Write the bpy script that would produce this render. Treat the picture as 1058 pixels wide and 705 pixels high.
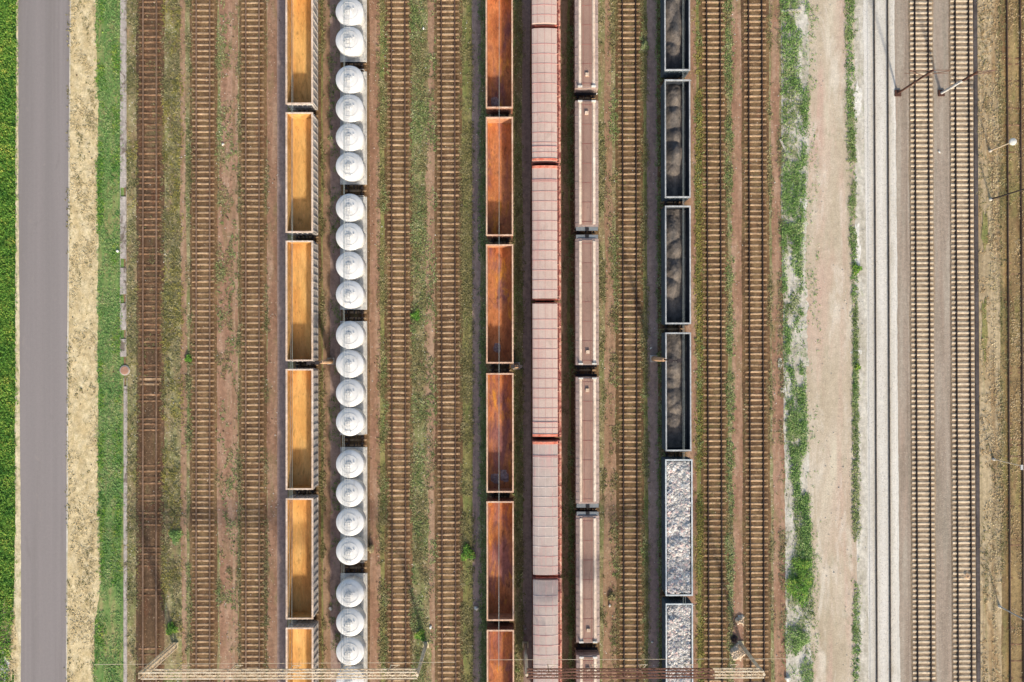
import bpy, math, random
import numpy as np
from mathutils import Vector, Matrix
PI = math.pi
R = math.radians
for o in list(bpy.data.objects): bpy.data.objects.remove(o)
scn = bpy.context.scene
col = scn.collection

# ------------------------------------------------------------------ camera, sky, sun, exposure
H = 90.0                      # flying height of the camera, metres
S = 9.2                       # pixels of the photograph per metre on the ground
cam_d = bpy.data.cameras.new('camera'); cam = bpy.data.objects.new('camera', cam_d); col.objects.link(cam)
PITCH = 0.30
cam.location = (0, -H*math.tan(R(PITCH)), H)
cam.rotation_euler = (R(PITCH), 0, R(-0.11))
cam_d.sensor_width = 36; cam_d.lens = 36*H/(1058/S)
cam_d.clip_start = 1; cam_d.clip_end = 3000
scn.camera = cam
SUNV = Vector((0.52, -1.85, 1.0))                 # towards the sun
wd = bpy.data.worlds.new('World'); scn.world = wd; wd.use_nodes = True
nt = wd.node_tree; bg = nt.nodes['Background']
sky = nt.nodes.new('ShaderNodeTexSky'); sky.sky_type = 'NISHITA'; sky.sun_disc = False
sky.sun_elevation = math.asin(SUNV.normalized().z); sky.sun_rotation = math.atan2(SUNV.x, SUNV.y)
sky.air_density = 1.0; sky.dust_density = 2.5
nt.links.new(sky.outputs[0], bg.inputs[0]); bg.inputs[1].default_value = 0.15
sd = bpy.data.lights.new('sun', 'SUN'); sd.energy = 3.1; sd.angle = R(3.0); sd.color = (1.0, 0.905, 0.78)
so = bpy.data.objects.new('sun', sd); col.objects.link(so); so.location = (0, 0, 60)
so.rotation_euler = (-SUNV).to_track_quat('-Z', 'Y').to_euler()
scn.view_settings.view_transform = 'Standard'; scn.view_settings.look = 'None'
scn.view_settings.exposure = 0.64; scn.view_settings.gamma = 1; scn.view_settings.use_curve_mapping = False
GAIN = 1.25                   # how bright a white horizontal surface comes out; albedo = seen colour / GAIN

# ------------------------------------------------------------------ helpers
def gx(px): return (px-529)/S
def gy(py): return (352.5-py)/S
def at(px, py, h=0.0):
    k = S*H/(H-h); return ((px-529)/k, (352.5-py)/k)
def lin(c):
    out = []
    for v in c:
        v = v/255; v = v/12.92 if v <= .04045 else ((v+.055)/1.055)**2.4
        out.append(min(v/GAIN, .85))
    return out+[1.0]

def tag(o, label=None, cat=None, group=None, kind=None):
    if label: o['label'] = label
    if cat: o['category'] = cat
    if group: o['group'] = group
    if kind: o['kind'] = kind
    return o
def empty(name, loc=(0, 0, 0), rz=0):
    o = bpy.data.objects.new(name, None); col.objects.link(o); o.location = loc; o.rotation_euler = (0, 0, rz)
    o.empty_display_size = .3
    return o
def children(o): return [c for c in bpy.data.objects if c.parent is o]
def copy_tree(o, parent=None, kids=None):
    if kids is None:
        kids = {}
        for c in bpy.data.objects:
            if c.parent: kids.setdefault(c.parent.name, []).append(c)
    c = o.copy(); col.objects.link(c); c.parent = parent
    for ch in kids.get(o.name, []): copy_tree(ch, c, kids)
    return c

class MB:
    def __init__(s): s.v = []; s.f = []
    def box(s, x0, x1, y0, y1, z0, z1):
        n = len(s.v)
        s.v += [(x0,y0,z0),(x1,y0,z0),(x1,y1,z0),(x0,y1,z0),(x0,y0,z1),(x1,y0,z1),(x1,y1,z1),(x0,y1,z1)]
        s.f += [tuple(n+i for i in q) for q in ((0,3,2,1),(4,5,6,7),(0,1,5,4),(1,2,6,5),(2,3,7,6),(3,0,4,7))]
        return s
    def bar(s, p, q, w, h=None, up=(0,0,1)):
        h = h or w; p = Vector(p); q = Vector(q); d = (q-p).normalized(); u = Vector(up)
        if abs(d.dot(u)) > .98: u = Vector((1,0,0))
        a = d.cross(u).normalized()*(w/2); b = a.cross(d).normalized()*(h/2); n = len(s.v)
        for c in (p, q):
            for e, g in ((-1,-1),(1,-1),(1,1),(-1,1)): s.v.append(tuple(c+a*e+b*g))
        s.f += [tuple(n+i for i in t) for t in ((3,2,1,0),(4,5,6,7),(0,1,5,4),(1,2,6,5),(2,3,7,6),(3,0,4,7))]
        return s
    def tube(s, p, q, r0, r1=None, n=10, caps=True):
        r1 = r0 if r1 is None else r1
        p = Vector(p); q = Vector(q); d = (q-p).normalized()
        u = Vector((0,0,1)) if abs(d.z) < .9 else Vector((1,0,0))
        a = d.cross(u).normalized(); b = a.cross(d).normalized(); m = len(s.v)
        for c, r in ((p, r0), (q, r1)):
            for i in range(n):
                t = 2*PI*i/n; s.v.append(tuple(c+(a*math.cos(t)+b*math.sin(t))*r))
        for i in range(n):
            j = (i+1) % n; s.f.append((m+i, m+n+i, m+n+j, m+j))
        if caps: s.f.append(tuple(m+i for i in range(n))); s.f.append(tuple(m+n+i for i in reversed(range(n))))
        return s
    def lathe(s, prof, cx=0, cy=0, n=32, close_top=True):
        m = len(s.v)
        for r, z in prof:
            for i in range(n):
                t = 2*PI*i/n; s.v.append((cx+r*math.cos(t), cy+r*math.sin(t), z))
        for k in range(len(prof)-1):
            for i in range(n):
                j = (i+1) % n; s.f.append((m+k*n+i, m+k*n+j, m+(k+1)*n+j, m+(k+1)*n+i))
        if close_top: s.f.append(tuple(m+(len(prof)-1)*n+i for i in range(n)))
        return s
    def prism(s, poly, y0, y1):           # poly in (x, z), extruded along y
        m = len(s.v); n = len(poly)
        for y in (y0, y1):
            for x, z in poly: s.v.append((x, y, z))
        for i in range(n):
            j = (i+1) % n; s.f.append((m+i, m+j, m+n+j, m+n+i))
        s.f.append(tuple(m+i for i in reversed(range(n)))); s.f.append(tuple(m+n+i for i in range(n)))
        return s
    def build(s, name, mat, parent=None, smooth=False, loc=None):
        me = bpy.data.meshes.new(name); me.from_pydata(s.v, [], s.f); me.update()
        me.materials.append(mat)
        import bmesh
        b = bmesh.new(); b.from_mesh(me); bmesh.ops.recalc_face_normals(b, faces=b.faces); b.to_mesh(me); b.free()
        if smooth:
            me.polygons.foreach_set('use_smooth', [True]*len(me.polygons))
            me.set_sharp_from_angle(angle=R(35))
        o = bpy.data.objects.new(name, me); col.objects.link(o); o.parent = parent
        if loc: o.location = loc
        return o

def wob(n, step, seed, amp=1.0, scales=((6.0,.5),(1.8,.3),(.5,.25),(.18,.2))):
    rg = np.random.default_rng(seed); y = np.arange(n)*step; out = np.zeros(n)
    for L, a in scales:
        k = int(n*step/L)+3; g = rg.uniform(-1, 1, k); out += a*np.interp(y/L, np.arange(k), g)
    return out*amp
def vnoise(x, y, L, seed):
    rg = np.random.default_rng(seed); g = rg.uniform(0, 1, (512, 512))
    fx = x/L+200; fy = y/L+200; ix = np.floor(fx).astype(int); iy = np.floor(fy).astype(int)
    u = fx-ix; v = fy-iy; u = u*u*(3-2*u); v = v*v*(3-2*v); a = lambda i, j: g[i % 512, j % 512]
    return (a(ix,iy)*(1-u)+a(ix+1,iy)*u)*(1-v)+(a(ix,iy+1)*(1-u)+a(ix+1,iy+1)*u)*v

# ------------------------------------------------------------------ materials
def new_mat(name, rough=.9):
    m = bpy.data.materials.new(name); m.use_nodes = True; t = m.node_tree
    p = t.nodes['Principled BSDF']; p.inputs['Roughness'].default_value = rough
    p.inputs['Specular IOR Level'].default_value = .25
    return m, t, p
def N(t, k, **kw):
    n = t.nodes.new(k)
    for a, b in kw.items(): setattr(n, a, b)
    return n
def noise(t, vec, scale, detail=4, rough=.55, sx=1, sy=1, dist=0, off=0):
    mp = N(t, 'ShaderNodeMapping'); mp.inputs['Scale'].default_value = (sx, sy, 1); mp.inputs['Location'].default_value = (off, off*.7, off*.3)
    t.links.new(vec, mp.inputs[0])
    n = N(t, 'ShaderNodeTexNoise'); n.inputs['Scale'].default_value = scale; n.inputs['Detail'].default_value = detail
    n.inputs['Roughness'].default_value = rough; n.inputs['Distortion'].default_value = dist
    t.links.new(mp.outputs[0], n.inputs['Vector']); return n.outputs['Fac']
def ramp(t, fac, stops):
    r = N(t, 'ShaderNodeValToRGB'); e = r.color_ramp.elements
    while len(e) < len(stops): e.new(.5)
    for i, (p, c) in enumerate(stops):
        e[i].position = p; e[i].color = c if len(c) == 4 else (*c, 1)
    t.links.new(fac, r.inputs[0]); return r.outputs[0]
def mix(t, a, b, fac, mode='MIX'):
    m = N(t, 'ShaderNodeMix', data_type='RGBA', blend_type=mode)
    if isinstance(fac, (int, float)): m.inputs[0].default_value = fac
    else: t.links.new(fac, m.inputs[0])
    for s, i in ((a, 6), (b, 7)):
        if isinstance(s, (list, tuple)): m.inputs[i].default_value = s
        else: t.links.new(s, m.inputs[i])
    return m.outputs[2]
def g3(v): return (v, v, v, 1)
_seed = [0]
def surf(name, stops, scale=1.0, sy=.3, fine=.35, fscale=9, patches=(), speck=None, bump=.3, rough=.95, sx=1, mid=.25, spec=.2, rand=0, fsy=1):
    """layered procedural surface: broad colour ramp, named patches, speckles, fine grain, bump"""
    m, t, p = new_mat(name, rough); p.inputs['Specular IOR Level'].default_value = spec
    _seed[0] += 1; off = _seed[0]*7.31
    pos = N(t, 'ShaderNodeNewGeometry').outputs['Position']
    a = noise(t, pos, scale, 5, .6, sx, sy, .3, off)
    c = ramp(t, a, [(q, lin(k)) for q, k in stops])
    for k, (pc, psc, psy, lo, hi, amt) in enumerate(patches):
        b = noise(t, pos, psc, 5, .65, 1, psy, .4, off+31*(k+1))
        f = ramp(t, b, [(lo, g3(0)), (hi, g3(amt))]); c = mix(t, c, lin(pc), f)
    md = noise(t, pos, fscale*.28, 3, .6, 1, fsy, 0, off+3)
    c = mix(t, c, ramp(t, md, [(.28, g3(1-mid)), (.72, g3(1+mid))]), 1, 'MULTIPLY')
    f = noise(t, pos, fscale, 4, .75, 1, fsy, 0, off+5)
    c = mix(t, c, ramp(t, f, [(.3, g3(1-fine)), (.7, g3(1+fine))]), 1, 'MULTIPLY')
    if speck:
        sc, ssc, thr = speck
        v = N(t, 'ShaderNodeTexVoronoi'); v.inputs['Scale'].default_value = ssc; t.links.new(pos, v.inputs['Vector'])
        sep = N(t, 'ShaderNodeSeparateColor'); t.links.new(v.outputs['Color'], sep.inputs[0])
        f1 = ramp(t, sep.outputs[0], [(thr, g3(0)), (min(thr+.02, 1), g3(1))])
        f2 = ramp(t, v.outputs['Distance'], [(.25, g3(1)), (.45, g3(0))])
        c = mix(t, c, lin(sc), mix(t, f1, f2, 1, 'MULTIPLY'))
    if rand:
        oi = N(t, 'ShaderNodeObjectInfo').outputs['Random']
        c = mix(t, c, ramp(t, oi, [(0, g3(1-rand)), (1, g3(1+rand))]), 1, 'MULTIPLY')
    t.links.new(c, p.inputs['Base Color'])
    if bump:
        bn = N(t, 'ShaderNodeBump'); bn.inputs['Strength'].default_value = bump; bn.inputs['Distance'].default_value = .08
        t.links.new(f, bn.inputs['Height']); t.links.new(bn.outputs[0], p.inputs['Normal'])
    return m
def leafmat(name, cols, L=.35):
    m, t, p = new_mat(name, .75)
    ri = N(t, 'ShaderNodeNewGeometry').outputs['Random Per Island']
    pos = N(t, 'ShaderNodeNewGeometry').outputs['Position']
    n = noise(t, pos, L, 3, .6)
    ma = N(t, 'ShaderNodeMath', operation='MULTIPLY_ADD'); t.links.new(ri, ma.inputs[0]); ma.inputs[1].default_value = .55
    mb = N(t, 'ShaderNodeMath', operation='MULTIPLY_ADD'); t.links.new(n, mb.inputs[0]); mb.inputs[1].default_value = 1.3; mb.inputs[2].default_value = -.45
    t.links.new(mb.outputs[0], ma.inputs[2])
    k = len(cols); c = ramp(t, ma.outputs[0], [(i/(k-1)*.8+.1, lin(q)) for i, q in enumerate(cols)])
    t.links.new(c, p.inputs['Base Color']); p.inputs['Subsurface Weight'].default_value = 0
    return m
def paint(name, c, c2=None, scale=.8, rough=.6, fine=.12, **k):
    c2 = c2 or tuple(int(v*.85) for v in c)
    return surf(name, [(.3, c2), (.7, c)], scale=scale, sy=k.pop('sy', .5), fine=fine, fscale=k.pop('fscale', 6), rough=rough, bump=k.pop('bump', 0), mid=k.pop('mid', .08), **k)

M = {}
M['ground'] = surf('ground_earth', [(.35,(118,88,66)),(.5,(142,112,84)),(.65,(150,128,96))], scale=.5, sy=.25, patches=[((112,118,66),.9,.35,.5,.66,.7)], speck=((190,170,145),5,.86))
M['meadow'] = surf('meadow_soil', [(.4,(50,90,34)),(.6,(96,128,44))], scale=.6, sy=.6)
M['asphalt'] = surf('asphalt', [(.35,(140,133,129)),(.65,(150,142,138))], scale=.25, sy=.04, fine=.09, fscale=12, mid=.03, bump=.1, sx=2.5, patches=[((134,126,121),.5,.03,.5,.62,.6),((128,121,116),.3,.4,.63,.67,.3),((160,150,142),.9,.5,.62,.72,.4)])
M['sandverge'] = surf('sandy_verge', [(.4,(205,190,150)),(.6,(226,212,176))], scale=1.5, sy=.5, fine=.15, patches=[((130,140,80),1.5,.6,.56,.68,.8)])
M['straw'] = surf('straw_ground', [(.35,(204,182,136)),(.5,(216,196,152)),(.65,(224,206,164))], scale=1.2, sy=.6, fine=.26, fscale=8, patches=[((176,160,112),3.2,.6,.5,.66,.6)])
M['lawn'] = surf('verge_lawn_soil', [(.35,(96,132,68)),(.5,(122,146,82)),(.65,(156,152,100))], scale=.8, sy=.3, fine=.28, sx=1.6, patches=[((170,152,112),1.0,.4,.58,.7,.6)])
M['duct'] = surf('concrete_trough', [(.4,(176,166,156)),(.6,(192,182,170))], scale=1.2, sy=.5, fine=.2, patches=[((110,96,82),1.0,.7,.55,.63,.8)])
M['weedy'] = surf('weedy_earth', [(.32,(146,122,92)),(.5,(154,140,102)),(.68,(158,152,110))], scale=.9, sy=.4, fine=.4, fscale=8, patches=[((126,132,80),.8,.4,.46,.62,.8),((172,138,110),.9,.3,.58,.7,.6),((100,86,62),1.6,.6,.6,.72,.65),((160,156,84),1.4,.6,.6,.7,.5)], speck=((212,198,166),6,.84))
M['olive'] = surf('olive_turf', [(.35,(132,124,74)),(.5,(144,138,84)),(.65,(156,148,96))], scale=.9, sy=.35, fine=.34, patches=[((120,130,72),.9,.4,.48,.62,.75),((158,130,100),1,.4,.57,.7,.5)])
M['path'] = surf('trodden_dirt', [(.35,(152,120,94)),(.5,(164,132,104)),(.65,(178,148,120))], scale=.7, sy=.12, fine=.16, fscale=8, sx=1.6, patches=[((134,116,72),.8,.3,.6,.72,.6)], speck=((188,166,140),6,.93))
M['redpath'] = surf('reddish_dirt', [(.35,(150,114,90)),(.5,(164,128,102)),(.65,(178,146,120))], scale=.8, sy=.2, fine=.2, fscale=8, sx=1.4, patches=[((138,124,84),.8,.3,.54,.7,.75),((176,134,112),.6,.2,.55,.7,.6)], speck=((196,174,148),6,.92))
M['purplepath'] = surf('cinder_path', [(.4,(156,132,122)),(.6,(172,148,134))], scale=.7, sy=.12, fine=.15)
M['dirt'] = surf('pale_dirt_road', [(.32,(182,166,140)),(.46,(196,180,154)),(.56,(202,186,162)),(.68,(216,204,178))], scale=.28, sy=.3, fine=.2, fscale=7, mid=.09, patches=[((204,172,152),.3,.1,.5,.66,.8),((172,164,136),1.2,.35,.58,.72,.7),((226,216,196),.45,.25,.54,.68,.7)], sx=1.5)
M['palegravel'] = surf('pale_gravel_edge', [(.35,(188,180,160)),(.5,(204,196,178)),(.65,(216,210,194))], scale=.9, sy=.3, fine=.2, patches=[((150,158,112),1.2,.4,.56,.68,.6)])
M['white_ballast'] = surf('white_ballast', [(.35,(216,210,196)),(.65,(230,225,213))], scale=.6, sy=.15, fine=.17, fscale=10, mid=.06, patches=[((188,178,158),.7,.3,.58,.72,.6)], speck=((170,160,144),9,.82))
M['taupe'] = surf('grey_gravel', [(.35,(156,140,122)),(.5,(168,152,134)),(.65,(178,166,148))], scale=.6, sy=.1, fine=.28, fscale=9, mid=.12, sx=2, patches=[((146,136,118),1,.1,.5,.68,.6),((182,158,138),.8,.08,.56,.7,.6)], speck=((196,184,166),8,.9))
M['bed_brown'] = surf('rusty_ballast', [(.35,(104,80,58)),(.5,(124,98,68)),(.65,(140,114,80))], scale=.6, sy=.4, fine=.4, fscale=8, patches=[((144,104,80),.7,.2,.55,.7,.6),((84,68,54),.35,.2,.58,.7,.55),((124,118,74),.8,.4,.6,.7,.6)], speck=((174,146,114),8,.86))
M['bed_dark'] = surf('oily_ballast', [(.35,(92,74,56)),(.55,(114,90,66)),(.7,(122,110,78))], scale=.5, sy=.3, fine=.4, fscale=8, patches=[((122,82,60),.9,.4,.54,.68,.6)], speck=((172,148,120),8,.87))
M['bed_olive'] = surf('weedy_ballast', [(.35,(104,82,58)),(.5,(122,96,66)),(.65,(132,110,76))], scale=.7, sy=.4, fine=.4, fscale=8, patches=[((118,114,70),1.1,.5,.54,.66,.6),((128,92,68),.8,.3,.56,.7,.6)])
M['bed_grey'] = surf('clean_grey_ballast', [(.35,(146,126,102)),(.65,(164,144,118))], scale=.5, sy=.3, fine=.3, fscale=10, speck=((186,170,146),9,.9))
M['bed_dry'] = surf('overgrown_bed', [(.35,(138,114,80)),(.5,(154,132,92)),(.65,(176,152,106))], scale=.5, sy=.25, fine=.3, patches=[((144,140,84),.5,.25,.5,.64,.7),((126,96,70),.9,.4,.56,.7,.7)])
M['drystraw'] = surf('dry_straw_ground', [(.32,(150,132,98)),(.45,(174,154,120)),(.55,(196,176,140)),(.68,(170,152,116))], scale=.5, sy=.07, fine=.2, fscale=8, sx=2.6, patches=[((156,122,78),.6,.12,.52,.66,.7),((148,142,96),.7,.1,.56,.68,.7)])
M['cable_dark'] = surf('dark_cable_trough', [(.4,(82,74,70)),(.6,(98,90,86))], scale=.8, sy=.3, fine=.15)
M['chalk'] = surf('chalky_spill', [(.4,(226,220,204)),(.6,(238,234,222))], scale=3, sy=1, fine=.14)
M['sleeper_tan'] = surf('worn_concrete_sleeper', [(.3,(168,138,106)),(.7,(200,170,134))], scale=2.6, sy=1, fine=.22, rand=.2, patches=[((126,98,70),1.5,1,.5,.64,.7)])
M['sleeper_rust'] = surf('rust_stained_sleeper', [(.3,(132,102,74)),(.7,(172,138,106))], scale=2.2, sy=1, fine=.28, rand=.25, patches=[((110,80,58),1.5,1,.44,.6,.85)])
M['sleeper_new'] = surf('clean_concrete_sleeper', [(.3,(206,186,156)),(.7,(224,204,174))], scale=2.2, sy=1, fine=.1, rand=.08)
def stain_ends(m):
    t = m.node_tree; p = t.nodes['Principled BSDF']; src = p.inputs['Base Color'].links[0].from_socket
    sx = N(t, 'ShaderNodeSeparateXYZ'); t.links.new(N(t, 'ShaderNodeTexCoord').outputs['Generated'], sx.inputs[0])
    r = ramp(t, sx.outputs[0], [(.0,(.84,.80,.76,1)),(.13,(.8,.76,.72,1)),(.22,(.66,.58,.52,1)),(.27,g3(1)),(.73,g3(1)),(.78,(.66,.58,.52,1)),(.87,(.8,.76,.72,1)),(1,(.84,.80,.76,1))])
    t.links.new(mix(t, src, r, 1, 'MULTIPLY'), p.inputs['Base Color'])
for k_ in ('sleeper_tan', 'sleeper_rust'): stain_ends(M[k_])
M['sleeper_white'] = surf('dusty_white_sleeper', [(.3,(206,200,190)),(.7,(220,216,206))], scale=2.2, sy=1, fine=.1)
M['rail_rust'] = surf('rusty_rail', [(.4,(120,98,80)),(.6,(144,120,100))], scale=1, sy=.1, fine=.15, rough=.6)
M['rail_dark'] = surf('dark_rail', [(.4,(66,52,44)),(.6,(84,68,58))], scale=1, sy=.1, fine=.1, rough=.6)
M['rail_brown'] = surf('brown_rail', [(.4,(92,72,58)),(.6,(116,92,76))], scale=1, sy=.1, fine=.2, rough=.6)
M['steel_black'] = paint('black_underframe', (44,42,44), rough=.7)
M['iron'] = paint('greasy_iron', (70,62,60), rough=.6)
M['wheel'] = paint('wheel_steel', (92,80,72), rough=.5)
M['galv'] = paint('galvanised_steel', (214,212,206), rough=.5)
M['cream'] = surf('weathered_cream_lattice', [(.35,(220,196,162)),(.65,(240,224,194))], scale=.9, sy=1, fine=.1, bump=0)
M['rustlat'] = surf('rusty_lattice', [(.35,(110,76,62)),(.65,(142,104,86))], scale=.9, sy=1, fine=.15, bump=0)
M['brownmast'] = paint('brown_mast_paint', (92,62,50), rough=.7)
M['wire'] = paint('wire_copper', (176,184,176), rough=.5)
M['wire_dark'] = paint('dark_wire', (128,100,84), rough=.5)
M['rail_pale'] = surf('dusty_rail', [(.4,(98,88,78)),(.6,(128,116,104))], scale=3, sy=1.5, fine=.3, rough=.7, bump=0)
M['concrete'] = surf('footing_concrete', [(.4,(190,180,164)),(.6,(212,204,190))], scale=3, sy=1, fine=.1)
M['tan'] = paint('tan_cover', (222,180,140), rough=.7)
M['lampwhite'] = paint('white_lamp_cover', (244,240,226), rough=.4)
# wagons
M['or_floor'] = surf('orange_wagon_floor', [(.3,(226,170,96)),(.5,(240,190,114)),(.7,(248,204,132))], scale=.5, sy=.35, fine=.16, fscale=5, fsy=.25, mid=.1, patches=[((198,148,84),1.2,.2,.52,.66,.65),((150,112,64),1.8,.35,.6,.7,.6),((216,150,84),.35,.15,.5,.62,.6),((128,94,52),4.5,.4,.6,.68,.5)], bump=.1, rand=.04)
M['or_wall'] = surf('orange_wagon_inside', [(.3,(184,134,72)),(.6,(220,172,102)),(.75,(196,150,96))], scale=.9, sy=.6, fine=.2, patches=[((130,100,66),2,.7,.54,.66,.6)], bump=.1)
M['or_rim'] = surf('pale_pink_rim', [(.35,(216,186,156)),(.65,(234,212,190))], scale=1.2, sy=.4, fine=.1, bump=0)
M['or_side'] = surf('dusty_grey_side', [(.3,(166,158,150)),(.7,(204,196,186))], scale=.7, sy=.4, fine=.15, patches=[((214,208,200),.5,.3,.5,.62,.8)], bump=0)
M['br_floor'] = surf('rust_wagon_floor', [(.3,(160,98,66)),(.42,(198,122,76)),(.55,(212,140,90)),(.7,(178,114,86))], scale=.7, sy=.4, fine=.26, fscale=5, fsy=.5, mid=.18, patches=[((140,96,98),.6,.25,.5,.62,.8),((228,158,66),.9,.35,.54,.66,.85),((112,70,56),1.6,.5,.58,.68,.7)], bump=.15, rand=.08)
M['br_wall'] = surf('rust_wagon_inside', [(.3,(170,118,90)),(.6,(206,150,110)),(.75,(190,136,108))], scale=.9, sy=.6, fine=.2, bump=.1)
M['br_rim'] = surf('tan_rim', [(.35,(212,166,136)),(.65,(230,196,166))], scale=1.2, sy=.4, fine=.1, bump=0)
M['br_side'] = surf('rust_brown_side', [(.3,(118,78,60)),(.7,(150,104,82))], scale=.7, sy=.4, fine=.2, bump=0)
M['ash'] = surf('pale_ash', [(.4,(150,128,124)),(.6,(186,166,160))], scale=4, sy=1, fine=.3)
M['ck_in'] = surf('black_wagon_inside', [(.3,(38,42,48)),(.7,(60,64,70))], scale=.9, sy=.6, fine=.2, bump=0)
M['ck_rim'] = surf('grey_rim', [(.35,(168,170,168)),(.65,(200,200,196))], scale=1.2, sy=.4, fine=.1, bump=0)
M['ck_side'] = surf('blue_grey_side', [(.3,(70,80,86)),(.7,(96,106,110))], scale=.7, sy=.4, fine=.2, bump=0)
M['coal'] = surf('dusty_coal', [(.3,(84,82,80)),(.5,(114,106,98)),(.7,(144,132,118))], scale=.8, sy=.6, fine=.26, fscale=8, patches=[((66,66,66),.9,.5,.52,.66,.7),((140,126,92),1.0,.5,.62,.72,.4)], bump=.35)
M['scrap_rim'] = surf('pale_steel_rim', [(.35,(200,206,204)),(.65,(224,226,222))], scale=1.2, sy=.4, fine=.08, bump=0)
M['tank'] = surf('white_tank_paint', [(.3,(222,220,214)),(.7,(234,232,226))], scale=.5, sy=.6, fine=.05, mid=.04, rough=.5, rand=.03, patches=[((198,194,184),1.3,.5,.54,.7,.6),((176,166,150),3,.8,.62,.72,.5)], bump=0, spec=.3)
M['deck'] = surf('off_white_deck', [(.3,(204,200,190)),(.7,(226,222,212))], scale=1, sy=.3, fine=.08, rough=.6, patches=[((170,160,146),2,.4,.58,.7,.5)], bump=0)
M['grating'] = surf('grey_grating', [(.4,(198,198,192)),(.6,(212,210,202))], scale=2, sy=.3, fine=.1, bump=0)
def roofmat(name, a, b, line):
    return surf(name, [(.3,a),(.7,b)], scale=.4, sy=.3, fine=.07, fscale=7, mid=.05, patches=[(line,1.2,.15,.54,.7,.5),(tuple(int(v*.84) for v in a),.7,.5,.62,.7,.4)], rough=.7, bump=0, rand=.04)
M['roof_pink'] = roofmat('pinkish_roof', (202,176,160), (216,192,176), (214,158,146))
M['roof_grey'] = roofmat('greyish_roof', (184,164,152), (196,180,168), (206,156,148))
M['rib_pink'] = paint('pink_roof_rib', (218,164,154), fine=.1)
M['rib_white'] = surf('pale_roof_rib', [(.4,(218,166,156)),(.6,(222,206,194))], scale=.3, sy=1, fine=.1, bump=0)
M['redpaint'] = surf('faded_red_side', [(.3,(140,80,74)),(.7,(178,118,106))], scale=.8, sy=.3, fine=.15, bump=0)
M['eave'] = surf('salmon_eave', [(.35,(196,124,104)),(.5,(216,150,126)),(.65,(232,188,160))], scale=2.2, sy=1, fine=.15, patches=[((130,66,62),2.2,1,.5,.6,.9)], bump=0)
M['orange'] = surf('orange_red_edge', [(.35,(222,116,92)),(.65,(240,160,132))], scale=2.5, sy=1, fine=.15, bump=0)
M['canopy_grey'] = paint('canopy_grey', (140,144,144))
M['cv_roof'] = surf('brown_hatch_roof', [(.3,(150,120,104)),(.7,(172,140,122))], scale=.6, sy=.2, fine=.1, mid=.06, patches=[((184,138,116),.9,.1,.55,.7,.6),((120,92,80),1.6,.3,.6,.72,.6)], rough=.7, bump=0, rand=.06)
M['cv_rail'] = surf('cream_hatch_ridge', [(.3,(218,190,164)),(.5,(236,214,188)),(.7,(246,232,210))], scale=.7, sy=.25, fine=.06, rough=.6, bump=0)
M['cv_side'] = surf('grey_pink_slope', [(.3,(164,142,130)),(.7,(184,162,150))], scale=.6, sy=.2, fine=.1, rough=.7, patches=[((132,106,96),1.5,.3,.56,.7,.6)], bump=0)

# ------------------------------------------------------------------ ground strips
Y0, Y1 = -75.0, 75.0
STEP = .12; NS = int((Y1-Y0)/STEP)+1; YS = Y0+np.arange(NS)*STEP
def edgefn(e):
    """a number of pixels, or a list of (pixel row, pixel column) knots"""
    if isinstance(e, (int, float)): return np.full(NS, gx(e))
    ys = np.array([gy(a) for a, b in e])[::-1]; xs = np.array([gx(b) for a, b in e])[::-1]
    return np.interp(YS, ys, xs)
def strip(name, xl, xr, z, mat, jl=.12, jr=None, seed=0, cover=None):
    jr = jl if jr is None else jr
    a = edgefn(xl)+wob(NS, STEP, seed*2+1, jl); b = edgefn(xr)+wob(NS, STEP, seed*2+2, jr)
    b = np.maximum(a+.004, b)
    v = [(x, y, z) for x, y in zip(a, YS)]+[(x, y, z) for x, y in zip(b, YS)]
    f = [(i, NS+i, NS+i+1, i+1) for i in range(NS-1)]
    me = bpy.data.meshes.new(name); me.from_pydata(v, [], f); me.materials.append(M[mat])
    o = bpy.data.objects.new(name, me); col.objects.link(o); o['kind'] = 'structure'; return o
def blob(name, px, py, rx, ry, z, mat, seed=0, ang=0, kind='structure'):
    rg = np.random.default_rng(seed+900); n = 40; t = np.arange(n)*2*PI/n
    r = 1+.25*np.sin(2*t+rg.uniform(0,6))*rg.uniform(.3,1)+.15*np.sin(5*t+rg.uniform(0,6))+rg.uniform(-.13,.13,n)
    x = rx/S*r*np.cos(t); y = ry/S*r*np.sin(t); c, s = math.cos(ang), math.sin(ang)
    v = [(gx(px)+a*c-b*s, gy(py)+a*s+b*c, z) for a, b in zip(x, y)]
    me = bpy.data.meshes.new(name); me.from_pydata(v, [], [tuple(range(n))]); me.materials.append(M[mat])
    o = bpy.data.objects.new(name, me); col.objects.link(o); o['kind'] = kind; return o

me = bpy.data.meshes.new('ground'); me.from_pydata([(-600,-600,0),(600,-600,0),(600,600,0),(-600,600,0)], [], [(0,1,2,3)]); me.materials.append(M['ground'])
g = bpy.data.objects.new('ground', me); col.objects.link(g); g['kind'] = 'structure'
L1, L2, L3, L4, L5 = .006, .012, .018, .024, .030
strip('meadow_ground', -700, 18, L1, 'meadow', .1, .1, 1)
strip('sandy_verge', [(0,16.5),(300,15),(380,16),(705,15)], 30, L2, 'sandverge', .12, 0, 2)
strip('road', [(-400,16),(0,18.3),(180,18.6),(352,20.5),(600,22),(705,22),(1100,22)], [(-400,73),(0,71.8),(200,70.5),(352,69.5),(705,68.5),(1100,67)], L3, 'asphalt', .07, .04, 3)
strip('road_edge_kerb', [(-400,73.2),(0,72),(200,70.7),(352,69.6),(705,68.6),(1100,67)], [(-400,74),(0,73),(352,70.8),(705,69.6),(1100,68)], L4, 'palegravel', .02, .05, 4)
strip('straw_verge', 69, [(0,99),(120,101),(200,101.5),(352,101.5),(500,102),(600,103),(640,99),(700,97)], L2, 'straw', .04, .2, 5)
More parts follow.
